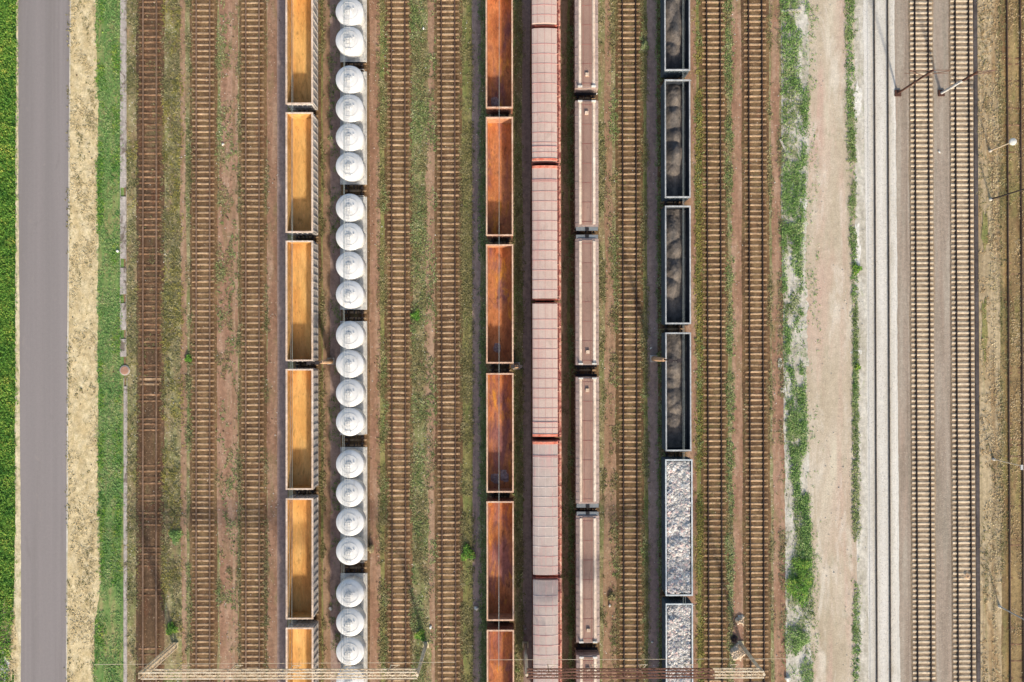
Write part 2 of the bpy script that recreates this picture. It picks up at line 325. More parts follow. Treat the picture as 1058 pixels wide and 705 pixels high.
strip('grass_verge', [(0,98),(120,100),(352,100.5),(600,102),(640,98),(700,96)], 128, L1, 'lawn', 0, .1, 6)
strip('weedy_ground', 130, 201, L1, 'weedy', .05, .05, 7)
strip('footpath', [(0,186),(352,186.5),(705,188)], [(0,191),(352,193),(705,193)], L2, 'path', .12, .12, 8)
strip('weedy_ground', 219, 254, L1, 'weedy', .05, .05, 9)
strip('footpath', [(0,226),(150,229),(260,222),(420,221),(560,226),(705,228)], [(0,246),(352,246),(705,246)], L2, 'redpath', .2, .08, 10)
strip('footpath', [(0,240),(705,240.5)], [(0,243.5),(705,243)], L3, 'path', .07, .07, 11)
strip('weedy_ground', 267, 340, L1, 'weedy', .05, .05, 12)
strip('footpath', 276, 287, L2, 'redpath', .15, .08, 13)
strip('cinder_path', 286.5, 297, L3, 'purplepath', .05, .1, 14)
strip('olive_turf', 327, 335, L2, 'olive', .1, .1, 15)
strip('footpath', 334, 341, L3, 'path', .1, .1, 16)
strip('cinder_path', 340, 352, L2, 'purplepath', .1, .1, 17)
strip('footpath', 376, 393, L2, 'redpath', .05, .15, 18)
strip('olive_turf', 391.5, 404, L1, 'olive', .05, .1, 19)
strip('weedy_ground', 421, 456, L1, 'weedy', .05, .1, 20)
strip('footpath', [(0,442),(200,441),(420,439),(705,446)], [(0,450),(352,452),(705,455)], L2, 'path', .3, .15, 21)
strip('olive_turf', 472, 488.5, L1, 'olive', .05, .1, 22)
strip('cinder_path', 488, 497, L2, 'purplepath', .07, .15, 23)
strip('weedy_ground', 496, 542, L1, 'weedy', .05, .1, 24)
strip('cinder_path', 540, 553, L2, 'purplepath', .12, .1, 25)
strip('olive_turf', 575, 596, L1, 'olive', .05, .1, 26)
strip('footpath', 578, 587, L2, 'path', .15, .2, 27)
strip('weedy_ground', 616, 645, L1, 'weedy', .05, .1, 28)
strip('footpath', [(0,626),(352,625),(705,622)], [(0,632),(250,633),(352,635),(520,637),(705,641)], L2, 'path', .15, .25, 29)
strip('olive_turf', 659, 669.5, L1, 'olive', .05, .12, 30)
strip('cinder_path', 669, 681, L2, 'purplepath', .12, .15, 31)
strip('weedy_ground', 680, 712, L1, 'weedy', .05, .1, 32)
strip('footpath', 707, 720, L2, 'redpath', .05, .12, 33)
strip('olive_turf', 719, 731, L1, 'olive', .05, .1, 34)
strip('weedy_ground', 747, 775, L1, 'weedy', .05, .1, 35)
strip('footpath', 756.5, 769, L2, 'redpath', .12, .12, 36)
strip('weedy_ground', 789, 815, L1, 'weedy', .05, .1, 37)
strip('footpath', [(0,797),(352,797.5),(705,799)], [(0,806),(200,807),(352,809),(705,811)], L2, 'redpath', .12, .15, 38)
strip('pale_gravel_margin', 808, 845, L1+.002, 'palegravel', .1, .3, 39)
strip('dirt_road', [(0,838),(150,836),(300,832),(352,834),(520,833),(600,839),(705,839)], 884, L2+.002, 'dirt', .45, .1, 40)
strip('pale_gravel_margin', 881, 897, L1+.002, 'palegravel', .1, .1, 41)
strip('white_ballast_bed', [(0,893.5),(352,895.5),(705,895.5)], [(0,925.5),(352,927.3),(705,928.5)], L3, 'white_ballast', .12, .09, 42)
strip('grey_gravel_bed', 922, 1008, L1, 'taupe', .05, .03, 43)
strip('dry_straw_ground', 1009, 1045, L1, 'drystraw', .05, .1, 44)
strip('dry_straw_ground', 1054, 1900, L1, 'drystraw', .1, .1, 45)
strip('green_strip', [(0,1037),(180,1038),(352,1037),(705,1037)], 1042, L2, 'olive', .2, .06, 46)
# chalky spills and bare patches
for i, (px, py, rx, ry, mt) in enumerate([(887,105,4.5,18,'chalk'),(886,256,4,21,'chalk'),(885,365,5,3,'chalk'),(883,388,2.2,5,'chalk'),(806,376,2,6,'chalk'),(809,403,3,3,'chalk'),
        (826,300,8,20,'palegravel'),(827,370,9,14,'palegravel'),(816,540,3.5,22,'palegravel'),(830,210,4,12,'chalk'),(812,60,3,14,'palegravel'),
        (10,660,9,40,'straw'),(4,690,6,20,'chalk'),(160,480,3,26,'bed_dark'),(1017,340,3,30,'olive'),(1018,240,3,20,'olive')]):
    blob({'chalk':'chalky_patch','palegravel':'gravel_patch','sandverge':'sandy_patch','straw':'straw_patch','bed_dark':'oily_patch','olive':'turf_patch'}[mt], px, py, rx, ry, L5+.0015*i, mt, i)

# ------------------------------------------------------------------ tracks
def rail_prof(s=1):
    return [(-.075,0),(.075,0),(.075,.02),(.015,.035),(.012,.12),(.036,.128),(.036,.165),(-.036,.165),(-.036,.128),(-.012,.12),(-.015,.035),(-.075,.02)]
def sleeper_mesh(name, mat, L=2.5, w=.27):
    b = MB(); h = L/2
    prof = [(-w/2,-.2),(w/2,-.2),(w/2,-.03),(w/2-.045,0),(-w/2+.045,0),(-w/2,-.03)]
    secs = [(-h,0),(-.45,0),(-.3,-.015),(.3,-.015),(.45,0),(h,0)]
    m = len(b.v); n = len(prof)
    for x, dz in secs:
        for y, z in prof: b.v.append((x, y, z+dz))
    for k in range(len(secs)-1):
        for i in range(n):
            j = (i+1) % n; b.f.append((m+k*n+i, m+k*n+j, m+(k+1)*n+j, m+(k+1)*n+i))
    b.f.append(tuple(range(n))); b.f.append(tuple(m+(len(secs)-1)*n+i for i in reversed(range(n))))
    for s in (-1, 1):
        for q in (-1, 1): b.box(s*.75+q*.125-.04, s*.75+q*.125+.04, -.05, .05, -.002, .04)
    o = b.build(name, mat); me = o.data; bpy.data.objects.remove(o); return me
def bed(name, x, mat, w=1.4, sh=.35, z=.07, seed=0, zs=.118, rail_shade=1.0):
    zs = min(zs, .104)
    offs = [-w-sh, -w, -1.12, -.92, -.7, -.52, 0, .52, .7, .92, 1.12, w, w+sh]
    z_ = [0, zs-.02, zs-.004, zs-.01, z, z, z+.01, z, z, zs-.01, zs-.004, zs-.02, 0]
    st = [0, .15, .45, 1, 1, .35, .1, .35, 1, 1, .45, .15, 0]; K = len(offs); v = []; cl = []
    ja = [.12, .05, .04, .05, .05, .07, 0, .07, .05, .05, .04, .05, .12]; jz = [0, .012, .02, .016, .01, .01, .01, .01, .01, .016, .02, .012, 0]
    rg = np.random.default_rng(seed+4)
    for k in range(K):
        wx = wob(NS, STEP, seed*19+k+500, ja[k]); wz = wob(NS, STEP, seed*19+k+900, jz[k], ((2.5,.5),(.6,.4)))+rg.uniform(-1,1,NS)*jz[k]*.5
        sv = np.clip(st[k]*(1+wob(NS, STEP, seed*23+k+77, .35)), 0, 1)*rail_shade
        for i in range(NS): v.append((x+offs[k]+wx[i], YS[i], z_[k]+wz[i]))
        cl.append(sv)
    f = [(k*NS+i, (k+1)*NS+i, (k+1)*NS+i+1, k*NS+i+1) for k in range(K-1) for i in range(NS-1)]
    me = bpy.data.meshes.new(name); me.from_pydata(v, [], f); me.materials.append(M[mat])
    at_ = me.attributes.new('rust', 'FLOAT', 'POINT'); at_.data.foreach_set('value', np.concatenate(cl).astype(np.float32))  # per-vertex strength of the painted shade along the rails
    o = bpy.data.objects.new(name, me); col.objects.link(o); o['kind'] = 'structure'; return o
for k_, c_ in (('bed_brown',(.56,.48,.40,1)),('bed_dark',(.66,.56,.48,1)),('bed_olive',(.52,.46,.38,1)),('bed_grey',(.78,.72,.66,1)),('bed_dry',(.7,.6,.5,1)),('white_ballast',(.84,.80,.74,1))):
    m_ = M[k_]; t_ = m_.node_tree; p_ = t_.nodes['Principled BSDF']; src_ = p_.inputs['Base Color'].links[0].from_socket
    a_ = N(t_, 'ShaderNodeAttribute'); a_.attribute_name = 'rust'      # shade beside the rails painted into the bed colour as rust-brown bands
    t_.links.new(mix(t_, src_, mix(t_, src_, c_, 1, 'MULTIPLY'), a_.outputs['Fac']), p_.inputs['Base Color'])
def track(px, pitch, bedmat, slmat, railmat, label, seed, phase=0, keep=None, w=1.3, sh=.3, sunk=0., hidden=False, slw=.24, zs=.118):
    rg = random.Random(seed); x = gx(px)
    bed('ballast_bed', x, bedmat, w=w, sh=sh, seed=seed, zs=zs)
    t = empty('railway_track', (x, 0, 0)); tag(t, label, 'railway track', 'railway tracks of the yard')
    zt = .125-sunk; jy = .012 if slmat == 'sleeper_new' else .045
    for s in (-1, 1):
        b = MB().prism([(a+s*.7525, c+.125) for a, c in rail_prof()], Y0, Y1); b.build('rail', M[railmat], t)
    me = sleeper_mesh('sleeper', M[slmat], w=slw)
    ys = [phase+k*pitch for k in range(int(Y0/pitch)+1, int(Y1/pitch))]
    ys.sort(key=abs); rest = []
    cnt = 0
    for y in ys:
        if keep and not keep(y, rg): continue
        if cnt < 100 and abs(y) < 39 and not hidden:
            o = bpy.data.objects.new('sleeper', me); col.objects.link(o); o.parent = t
            o.location = (rg.uniform(-.025,.025), y+rg.uniform(-jy,jy), zt+rg.uniform(-.012,.006)); o.rotation_euler = (0, 0, rg.uniform(-jy,jy)*.6); cnt += 1
        else: rest.append(y)
    vs = np.array([v.co[:] for v in me.vertices]); fs = [tuple(p.vertices) for p in me.polygons]
    V = []; F = []
    for y in rest:
        n = len(V); a = vs.copy(); a[:, 1] += y+rg.uniform(-.02,.02); a[:, 0] += rg.uniform(-.025,.025); a[:, 2] += zt+rg.uniform(-.006,.004); V += [tuple(q) for q in a]; F += [tuple(n+i for i in f) for f in fs]
    if V:
        m2 = bpy.data.meshes.new('far_sleepers'); m2.from_pydata(V, [], F); m2.materials.append(M[slmat])
        o = bpy.data.objects.new('sleepers', m2); col.objects.link(o); o.parent = t; o['kind'] = 'stuff'
    return t
def keepA(y, rg):
    py = 352.5-y*S
    if py < 400: return rg.random() > .06
    if py < 655: return rg.random() > .72
    return rg.random() > .2
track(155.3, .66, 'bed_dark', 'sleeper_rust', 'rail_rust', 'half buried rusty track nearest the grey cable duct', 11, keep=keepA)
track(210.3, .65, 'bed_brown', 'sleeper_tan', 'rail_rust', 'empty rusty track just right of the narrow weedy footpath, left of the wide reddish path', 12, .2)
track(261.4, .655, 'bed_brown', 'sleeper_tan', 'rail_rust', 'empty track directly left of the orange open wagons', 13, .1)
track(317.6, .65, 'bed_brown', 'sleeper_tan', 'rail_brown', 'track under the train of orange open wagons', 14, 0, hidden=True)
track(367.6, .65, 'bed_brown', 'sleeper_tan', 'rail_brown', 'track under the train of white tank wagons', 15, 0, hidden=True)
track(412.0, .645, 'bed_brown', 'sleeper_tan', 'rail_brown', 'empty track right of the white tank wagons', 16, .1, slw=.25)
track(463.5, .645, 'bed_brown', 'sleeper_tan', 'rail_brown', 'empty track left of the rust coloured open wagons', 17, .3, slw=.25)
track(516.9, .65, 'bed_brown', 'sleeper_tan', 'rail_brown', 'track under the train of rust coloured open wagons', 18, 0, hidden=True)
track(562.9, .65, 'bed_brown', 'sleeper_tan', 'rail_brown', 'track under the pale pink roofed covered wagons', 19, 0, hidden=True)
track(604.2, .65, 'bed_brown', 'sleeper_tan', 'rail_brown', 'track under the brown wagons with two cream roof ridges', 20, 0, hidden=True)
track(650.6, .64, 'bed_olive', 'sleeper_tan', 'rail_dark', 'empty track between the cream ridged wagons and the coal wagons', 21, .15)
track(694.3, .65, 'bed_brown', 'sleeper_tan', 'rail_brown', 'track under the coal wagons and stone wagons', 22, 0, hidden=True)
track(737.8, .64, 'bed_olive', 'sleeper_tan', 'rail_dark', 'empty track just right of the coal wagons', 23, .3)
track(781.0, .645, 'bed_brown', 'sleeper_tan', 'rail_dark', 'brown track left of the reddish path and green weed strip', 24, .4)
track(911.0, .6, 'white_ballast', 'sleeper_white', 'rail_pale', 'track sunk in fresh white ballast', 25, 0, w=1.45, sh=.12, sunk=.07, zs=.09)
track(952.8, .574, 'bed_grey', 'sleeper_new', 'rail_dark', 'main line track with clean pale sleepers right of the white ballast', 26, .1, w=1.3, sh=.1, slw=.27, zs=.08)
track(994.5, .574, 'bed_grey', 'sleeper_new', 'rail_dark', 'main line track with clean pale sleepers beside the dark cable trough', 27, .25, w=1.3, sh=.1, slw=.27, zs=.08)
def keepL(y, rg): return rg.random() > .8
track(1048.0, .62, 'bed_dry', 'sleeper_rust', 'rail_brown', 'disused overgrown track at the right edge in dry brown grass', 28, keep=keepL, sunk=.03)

# concrete cable trough with covers, manhole, dark trough on the right
def slab_run(name, xs, w, y0, y1, z, mat, label, cat, gap=.02, ln=1.0, seed=5, skip=0):
    t = empty(name, (xs, 0, 0)); tag(t, label, cat); rg = random.Random(seed)
    lids = MB(); base = MB().box(-w/2-.05, -w/2, y0, y1, 0, z*.8).box(w/2, w/2+.05, y0, y1, 0, z*.8)
    base.build('trough_wall', M[mat], t)
    y = y0
    while y < y1-ln:
        if rg.random() > skip:
            dx = rg.uniform(-.012,.012); lids.box(-w/2+.012+dx, w/2-.012+dx, y+gap/2, y+ln-gap/2, .035, z+rg.uniform(-.008,.008))
        y += ln
    lids.build('covers', M[mat], t); return t
slab_run('cable_duct', gx(127.5), .62, gy(368), Y1, .09, 'duct', 'wide grey concrete cable duct with stained covers between grass and first track', 'cable duct', skip=.03)
slab_run('cable_duct', gx(129.9), .30, Y0, gy(390), .09, 'duct', 'narrow grey concrete cable duct running down from the round brown manhole', 'cable duct', seed=6)
slab_run('cable_duct', gx(1009), .36, Y0, Y1, .10, 'cable_dark', 'dark grey cable trough along the right main line track', 'cable duct', seed=7)
t = empty('manhole', (gx(129.3), gy(382), 0)); tag(t, 'round brown manhole lid on the grey cable duct', 'manhole')
MB().lathe([(.58,0),(.56,.12),(.48,.14)], n=28).build('collar', M['duct'], t)
MB().lathe([(.46,.10),(.46,.155),(.40,.165)], n=28).build('lid', surf('brown_lid', [(.4,(176,134,110)),(.6,(190,150,124))], scale=2, sy=1, fine=.1), t)

# ------------------------------------------------------------------ wagons
def wheelsets(name, parent, y, x=0):
    b = MB()
    for s in (-1, 1):
        b.box(s*.98-.06, s*.98+.06, -1.25, 1.25, .62, .86); b.box(s*.98-.09, s*.98+.09, -.35, .35, .5, .95)
        for q in (-.9, .9): b.box(s*.98-.1, s*.98+.1, q-.16, q+.16, .58, .92)
    b.box(-1.0, 1.0, -.22, .22, .8, 1.0)
    bo = b.build('bogie', M['iron'], parent, loc=(x, y, 0))
    for q in (-.9, .9):
        w = MB().tube((-.9,q,.75), (.9,q,.75), .07, n=8)
        for s in (-1, 1):
            w.tube((s*.69,q,.75), (s*.82,q,.75), .46, n=20); w.tube((s*.67,q,.75), (s*.69,q,.75), .485, n=20)
        w.build('wheelset', M['wheel'], bo, smooth=True)
    return bo
def running_gear(t, L, W=2.6, bogie=None, zf=1.05):
    b = MB().box(-.28, .28, -L/2, L/2, .92, zf+.1)
    for s in (-1, 1): b.box(s*W/2*.86-.07, s*W/2*.86+.07, -L/2, L/2, .92, zf+.1); b.box(-W/2*.9, W/2*.9, s*(L/2-.12)-.1, s*(L/2-.12)+.1, .9, zf+.12)
    for k in range(-3, 4): b.box(-W/2*.84, W/2*.84, k*L/7.5-.05, k*L/7.5+.05, .96, zf+.08)
    b.tube((.2, -1.2, .82), (.2, .2, .82), .17, n=10)
    b.build('underframe', M['steel_black'], t)
    bg_ = bogie or L*.33
    for s in (-1, 1): wheelsets('bogie', t, s*bg_)
    for s in (-1, 1):
        for q in (-.87, .87):
            c = MB().tube((q, s*L/2, 1.05), (q, s*(L/2+.3), 1.05), .09, n=10).tube((q, s*(L/2+.3), 1.05), (q, s*(L/2+.38), 1.05), .22, n=14)
            c.build('buffer', M['iron'], t)
        h = MB().box(-.06, .06, min(s*L/2, s*(L/2+.3)), max(s*L/2, s*(L/2+.3)), 1.0, 1.1).bar((.05, s*(L/2+.1), 1.05), (.05, s*(L/2+.42), .9), .05)
        h.tube((.35, s*L/2, .95), (.3, s*(L/2+.4), .7), .035, n=6)
        h.build('coupler', M['iron'], t)

def open_wagon(L, W, top, floor, mats, ribs=14, rd=.14):
    fl, wl, rim, side = mats; t = empty('open_wagon'); w = W/2; l = L/2; th = .055
    ys = np.linspace(-l+.25, l-.25, ribs)
    for s in (-1, 1):
        b = MB(); xi = s*(w-th-rd); xo = s*(w-rd)
        b.box(min(xi,xo), max(xi,xo), -l+th, l-th, floor-.15, top-.1)
        for y in ys: b.box(min(xo, s*(w-.02)), max(xo, s*(w-.02)), y-.055, y+.055, floor-.15, top-.1)
        b.box(min(xo, s*(w-.04)), max(xo, s*(w-.04)), -l+th, l-th, floor-.3, floor-.15)
        o = b.build('side_wall', M[side], t)
        # inner lining
        MB().box(min(xi, xi-s*.02), max(xi, xi-s*.02), -l+th+.01, l-th-.01, floor+.005, top-.11).build('side_lining', M[wl], t)
    for s in (-1, 1):
        b = MB(); yo = s*l; yi = s*(l-th)
        b.box(-w+rd, w-rd, min(yo,yi), max(yo,yi), floor-.15, top-.1)
        for x in (-.8, -.27, .27, .8): b.box(x-.05, x+.05, min(yo, yo+s*.09), max(yo, yo+s*.09), floor-.1, top-.15)
        b.box(-w+rd, w-rd, min(yo, yo+s*.08), max(yo, yo+s*.08), (top+floor)/2-.06, (top+floor)/2+.06)
        b.build('end_wall', M[side], t)
        MB().box(-w+rd+th+.01, w-rd-th-.01, min(yi, yi-s*.02), max(yi, yi-s*.02), floor+.005, top-.11).build('end_lining', M[wl], t)
    b = MB(); r = rd+th
    for s in (-1, 1):
        b.box(min(s*w, s*(w-r-.03)), max(s*w, s*(w-r-.03)), -l-.02, l+.02, top-.1, top)
        b.box(-w+r+.032, w-r-.032, min(s*(l+.02), s*(l-.14)), max(s*(l+.02), s*(l-.14)), top-.1, top-.002)
    b.build('top_rim', M[rim], t)
    MB().box(-w+rd+th, w-rd-th, -l+th, l-th, floor-.1, floor).build('floor', M[fl], t)
    running_gear(t, L, W)
    # hand rungs on a corner
    b = MB()
    for k in range(5): b.bar((w-.25, -l-.16, 1.2+k*.4), (w-.65, -l-.16, 1.2+k*.4), .03)
    b.bar((w-.25,-l-.14,1.1),(w-.25,-l-.14,3.0),.03); b.bar((w-.65,-l-.14,1.1),(w-.65,-l-.14,3.0),.03)
    b.build('ladder', M['iron'], t)
    return t

ORD = ['topmost','second','third','fourth','fifth','sixth','seventh']
def span(py0, py1, h):
    y0 = at(0, py0, h)[1]; y1 = at(0, py1, h)[1]; return (y0+y1)/2, abs(y0-y1)
HT = 3.4
def place(proto, first, x, y, rz=0):
    o = proto if first else copy_tree(proto); o.location = (x, y, 0); o.rotation_euler = (0, 0, rz); return o

# orange train
cars = [(-17.5,107),(115.5,240),(248,373.5),(381.5,505.5),(514,640),(648.5,772)]
proto = open_wagon(13.0, 2.98, HT, 1.22, ('or_floor','or_wall','or_rim','or_side'), ribs=16, rd=.10)
names = ['cut by the top edge of the photo', 'second from the top', 'third from the top', 'fourth from the top', 'fifth from the top', 'lowest one, under the lattice gantry']
for i, (a, b) in enumerate(cars):
    y, L = span(a, b, HT); o = place(proto, i == 0, gx(317.6), y)
    tag(o, 'open wagon with bright orange floor, '+names[i], 'railway wagon', 'train of orange open wagons')
# rust train
cars = [(-11,111),(120.5,244),(252.5,376),(386,509),(517.5,642),(650.5,774)]
proto = open_wagon(12.85, 2.95, HT, 1.22, ('br_floor','br_wall','br_rim','br_side'), ribs=14, rd=.07)
names = ['cut by the top edge of the photo', 'with orange lit upper end, second from the top', 'third from the top', 'reddest floor, fourth from the top', 'fifth from the top', 'lowest one, crossed by the thin span wire']
for i, (a, b) in enumerate(cars):
    y, L = span(a, b, HT); o = place(proto, i == 0, gx(516.9), y)
    tag(o, 'open wagon with rust red floor, '+names[i], 'railway wagon', 'train of rust red open wagons')
# dust heaps left on the floor of the rust wagons
def lumps(name, mat, x, y, w, l, z, h, n, seed, label, cat, group=None):
    nx, ny = 24, max(8, int(24*l/w)); rg = np.random.default_rng(seed)
    X, Y = np.meshgrid(np.linspace(-w/2, w/2, nx), np.linspace(-l/2, l/2, ny)); Z = np.zeros_like(X)
    for k in range(n):
        cx, cy = rg.uniform(-w*.28, w*.28), rg.uniform(-l*.32, l*.32); r = rg.uniform(.2,.38)*min(w,l); Z = np.maximum(Z, h*rg.uniform(.6,1)*np.exp(-((X-cx)**2+(Y-cy)**2)/r**2))
    Z += rg.uniform(-.03,.03,Z.shape)*h*2; Z -= h*.12
    v = [(a, b, c) for a, b, c in zip(X.ravel(), Y.ravel(), Z.ravel())]
    f = [(j*nx+i, j*nx+i+1, (j+1)*nx+i+1, (j+1)*nx+i) for j in range(ny-1) for i in range(nx-1)]
    me = bpy.data.meshes.new(name); me.from_pydata(v, [], f); me.materials.append(M[mat])
    o = bpy.data.objects.new(name, me); col.objects.link(o); o.location = (x, y, z); tag(o, label, cat, group); return o
for i, (px, py) in enumerate([(513,362),(511,495),(521,493),(512,104)]):
    x, y = at(px, py, 1.3)
    lumps('ash_heap', 'ash', x, y, .9, 1.6, 1.225, .16, 3, 40+i, ['grey ash heap on the floor of the third rust red wagon','left grey ash heap at the lower end of the fourth rust red wagon','right grey ash heap at the lower end of the fourth rust red wagon','grey ash heap at the lower end of the topmost rust red wagon'][i], 'ash heap', 'ash heaps left in the rust red wagons')

# coal train
cars = [(-49.5,73),(82,205),(213,335.5),(344,467)]
proto = open_wagon(12.78, 2.78, HT, 1.22, ('ck_in','ck_in','ck_rim','ck_side'), ribs=12, rd=.05)
names = ['cut by the top edge of the photo', 'second from the top', 'third from the top', 'lowest, above the white stones']
mounds = [[(10,1.2,3.4),(28,1.5,3.0),(52,.95,2.0),(-20,1.2,3.0)], [(100,1.25,2.2),(118,1.2,1.8),(140,.95,1.7),(158,1.25,1.8),(172,.9,1.8)], [(222,.5,2),(238,1.1,2.4),(256,1.05,1.8),(280,1.15,2.1),(296,1.,1.5),(315,.45,2)], [(362,.8,2.6),(380,1.2,2.6),(396,.9,1.6),(411,1.1,1.7),(421,.9,1.5),(436,.75,1.9)]]
def coal(y, L, W, ms, seed):
    nx, ny = 36, 150; X, Y = np.meshgrid(np.linspace(-W/2, W/2, nx), np.linspace(-L/2, L/2, ny)); Z = np.full(X.shape, 1.55)
    rg = np.random.default_rng(seed)
    for py, h, s in ms:
        cy = at(0, py, 2.5)[1]-y; s *= .85; h *= rg.uniform(.7, 1.0); cx = rg.uniform(-.5, .0)
        Z = np.maximum(Z, 1.6+h*np.exp(-((Y-cy)/s)**2-((X-cx)/.95)**2))
    Z += (vnoise(X+y, Y, .5, seed)-.5)*.09+(vnoise(X, Y, .16, seed+1)-.5)*.06
    v = list(zip(X.ravel(), Y.ravel(), Z.ravel())); f = [(j*nx+i, j*nx+i+1, (j+1)*nx+i+1, (j+1)*nx+i) for j in range(ny-1) for i in range(nx-1)]
    me = bpy.data.meshes.new('coal_load'); me.from_pydata(v, [], f); me.materials.append(M['coal'])
    me.polygons.foreach_set('use_smooth', [True]*len(me.polygons))
    o = bpy.data.objects.new('coal_load', me); col.objects.link(o); return o
for i, (a, b) in enumerate(cars):
    y, L = span(a, b, HT); o = place(proto, i == 0, gx(694.3), y)
    tag(o, 'black open coal wagon, '+names[i], 'railway wagon', 'train of coal wagons')
    c = coal(y, 12.5, 2.5, mounds[i], 60+i); c.location = (gx(694.3), y, 0)
    tag(c, 'dusty coal heaps in the coal wagon '+names[i], 'coal load', 'coal loads in the coal wagons')
# stone wagons
M['stones'] = None
def stonemat():
    m, t, p = new_mat('white_stone_chunks', .8)
    ri = N(t, 'ShaderNodeNewGeometry').outputs['Random Per Island']; pos = N(t, 'ShaderNodeNewGeometry').outputs['Position']
    c = ramp(t, ri, [(0,lin((160,156,150))),(.25,lin((188,184,176))),(.5,lin((208,203,194))),(.72,lin((240,236,226))),(.86,lin((212,182,174))),(1,lin((178,176,170)))])
    n = noise(t, pos, 6, 4); c = mix(t, c, ramp(t, n, [(.3,g3(.8)),(.7,g3(1.15))]), 1, 'MULTIPLY'); t.links.new(c, p.inputs['Base Color']); return m
SM = stonemat()
def chunks(n, W, L, zf, seed, smin=.07, smax=.2):
    rg = np.random.default_rng(seed)
    ph = (1+5**.5)/2; ico = np.array([(-1,ph,0),(1,ph,0),(-1,-ph,0),(1,-ph,0),(0,-1,ph),(0,1,ph),(0,-1,-ph),(0,1,-ph),(ph,0,-1),(ph,0,1),(-ph,0,-1),(-ph,0,1)])/1.9
    fc = np.array([(0,11,5),(0,5,1),(0,1,7),(0,7,10),(0,10,11),(1,5,9),(5,11,4),(11,10,2),(10,7,6),(7,1,8),(3,9,4),(3,4,2),(3,2,6),(3,6,8),(3,8,9),(4,9,5),(2,4,11),(6,2,10),(8,6,7),(9,8,1)])
    x = rg.uniform(-W/2+.12, W/2-.12, n); y = rg.uniform(-L/2+.12, L/2-.12, n); s = rg.uniform(smin, smax, (n,1,1))
    V = ico[None]*s*rg.uniform(.6,1.35,(n,1,3))*rg.uniform(.75,1.2,(n,12,1)); a = rg.uniform(0,6.28,n); ca, sa = np.cos(a)[:,None], np.sin(a)[:,None]
    vx = V[:,:,0]*ca-V[:,:,1]*sa; vy = V[:,:,0]*sa+V[:,:,1]*ca
    z = zf(x, y)[:,None]+V[:,:,2]*.8
    P = np.stack([np.clip(vx+x[:,None], -W/2, W/2), np.clip(vy+y[:,None], -L/2, L/2), z], 2).reshape(-1, 3)
    F = (fc[None]+np.arange(n)[:,None,None]*12).reshape(-1, 3); return P, F
cars = [(475.5,616),(624,765)]
proto = open_wagon(14.7, 2.95, HT-.05, 1.22, ('ck_in','ck_in','scrap_rim','ck_side'), ribs=18, rd=.06)
for i, (a, b) in enumerate(cars):
    y, L = span(a, b, HT); o = place(proto, i == 0, gx(694.3)+.04, y)
    tag(o, ['open wagon heaped with white stone chunks directly below the coal wagons','open wagon heaped with white stone chunks at the bottom edge of the photo'][i], 'railway wagon', 'wagons loaded with white stone')
    P, F = chunks(5600, 2.62, 14.35, lambda x, y: 3.08+(vnoise(x, y, .9, 77+i)-.5)*.3+(vnoise(x, y, .35, 79+i)-.5)*.2, 70+i, .06, .22)
    n0 = len(P)  # heap body under the chunks
    body = np.array([(-1.31,-7.17,1.4),(1.31,-7.17,1.4),(1.31,7.17,1.4),(-1.31,7.17,1.4),(-1.31,-7.17,2.98),(1.31,-7.17,2.98),(1.31,7.17,2.98),(-1.31,7.17,2.98)])
    P = np.vstack([P, body]); FF = [tuple(f) for f in F.tolist()]+[tuple(n0+k for k in q) for q in ((4,5,6,7),(0,1,5,4),(1,2,6,5),(2,3,7,6),(3,0,4,7))]
    me = bpy.data.meshes.new('stone_load'); me.from_pydata([tuple(p) for p in P.tolist()], [], FF); me.materials.append(SM)
    c = bpy.data.objects.new('stone_load', me); col.objects.link(c); c.location = (gx(694.3)+.04, y, 0)
    tag(c, ['jumbled white stone chunks filling the upper stone wagon','jumbled white stone chunks filling the lowest stone wagon'][i], 'stone load', 'stone loads in the wagons')

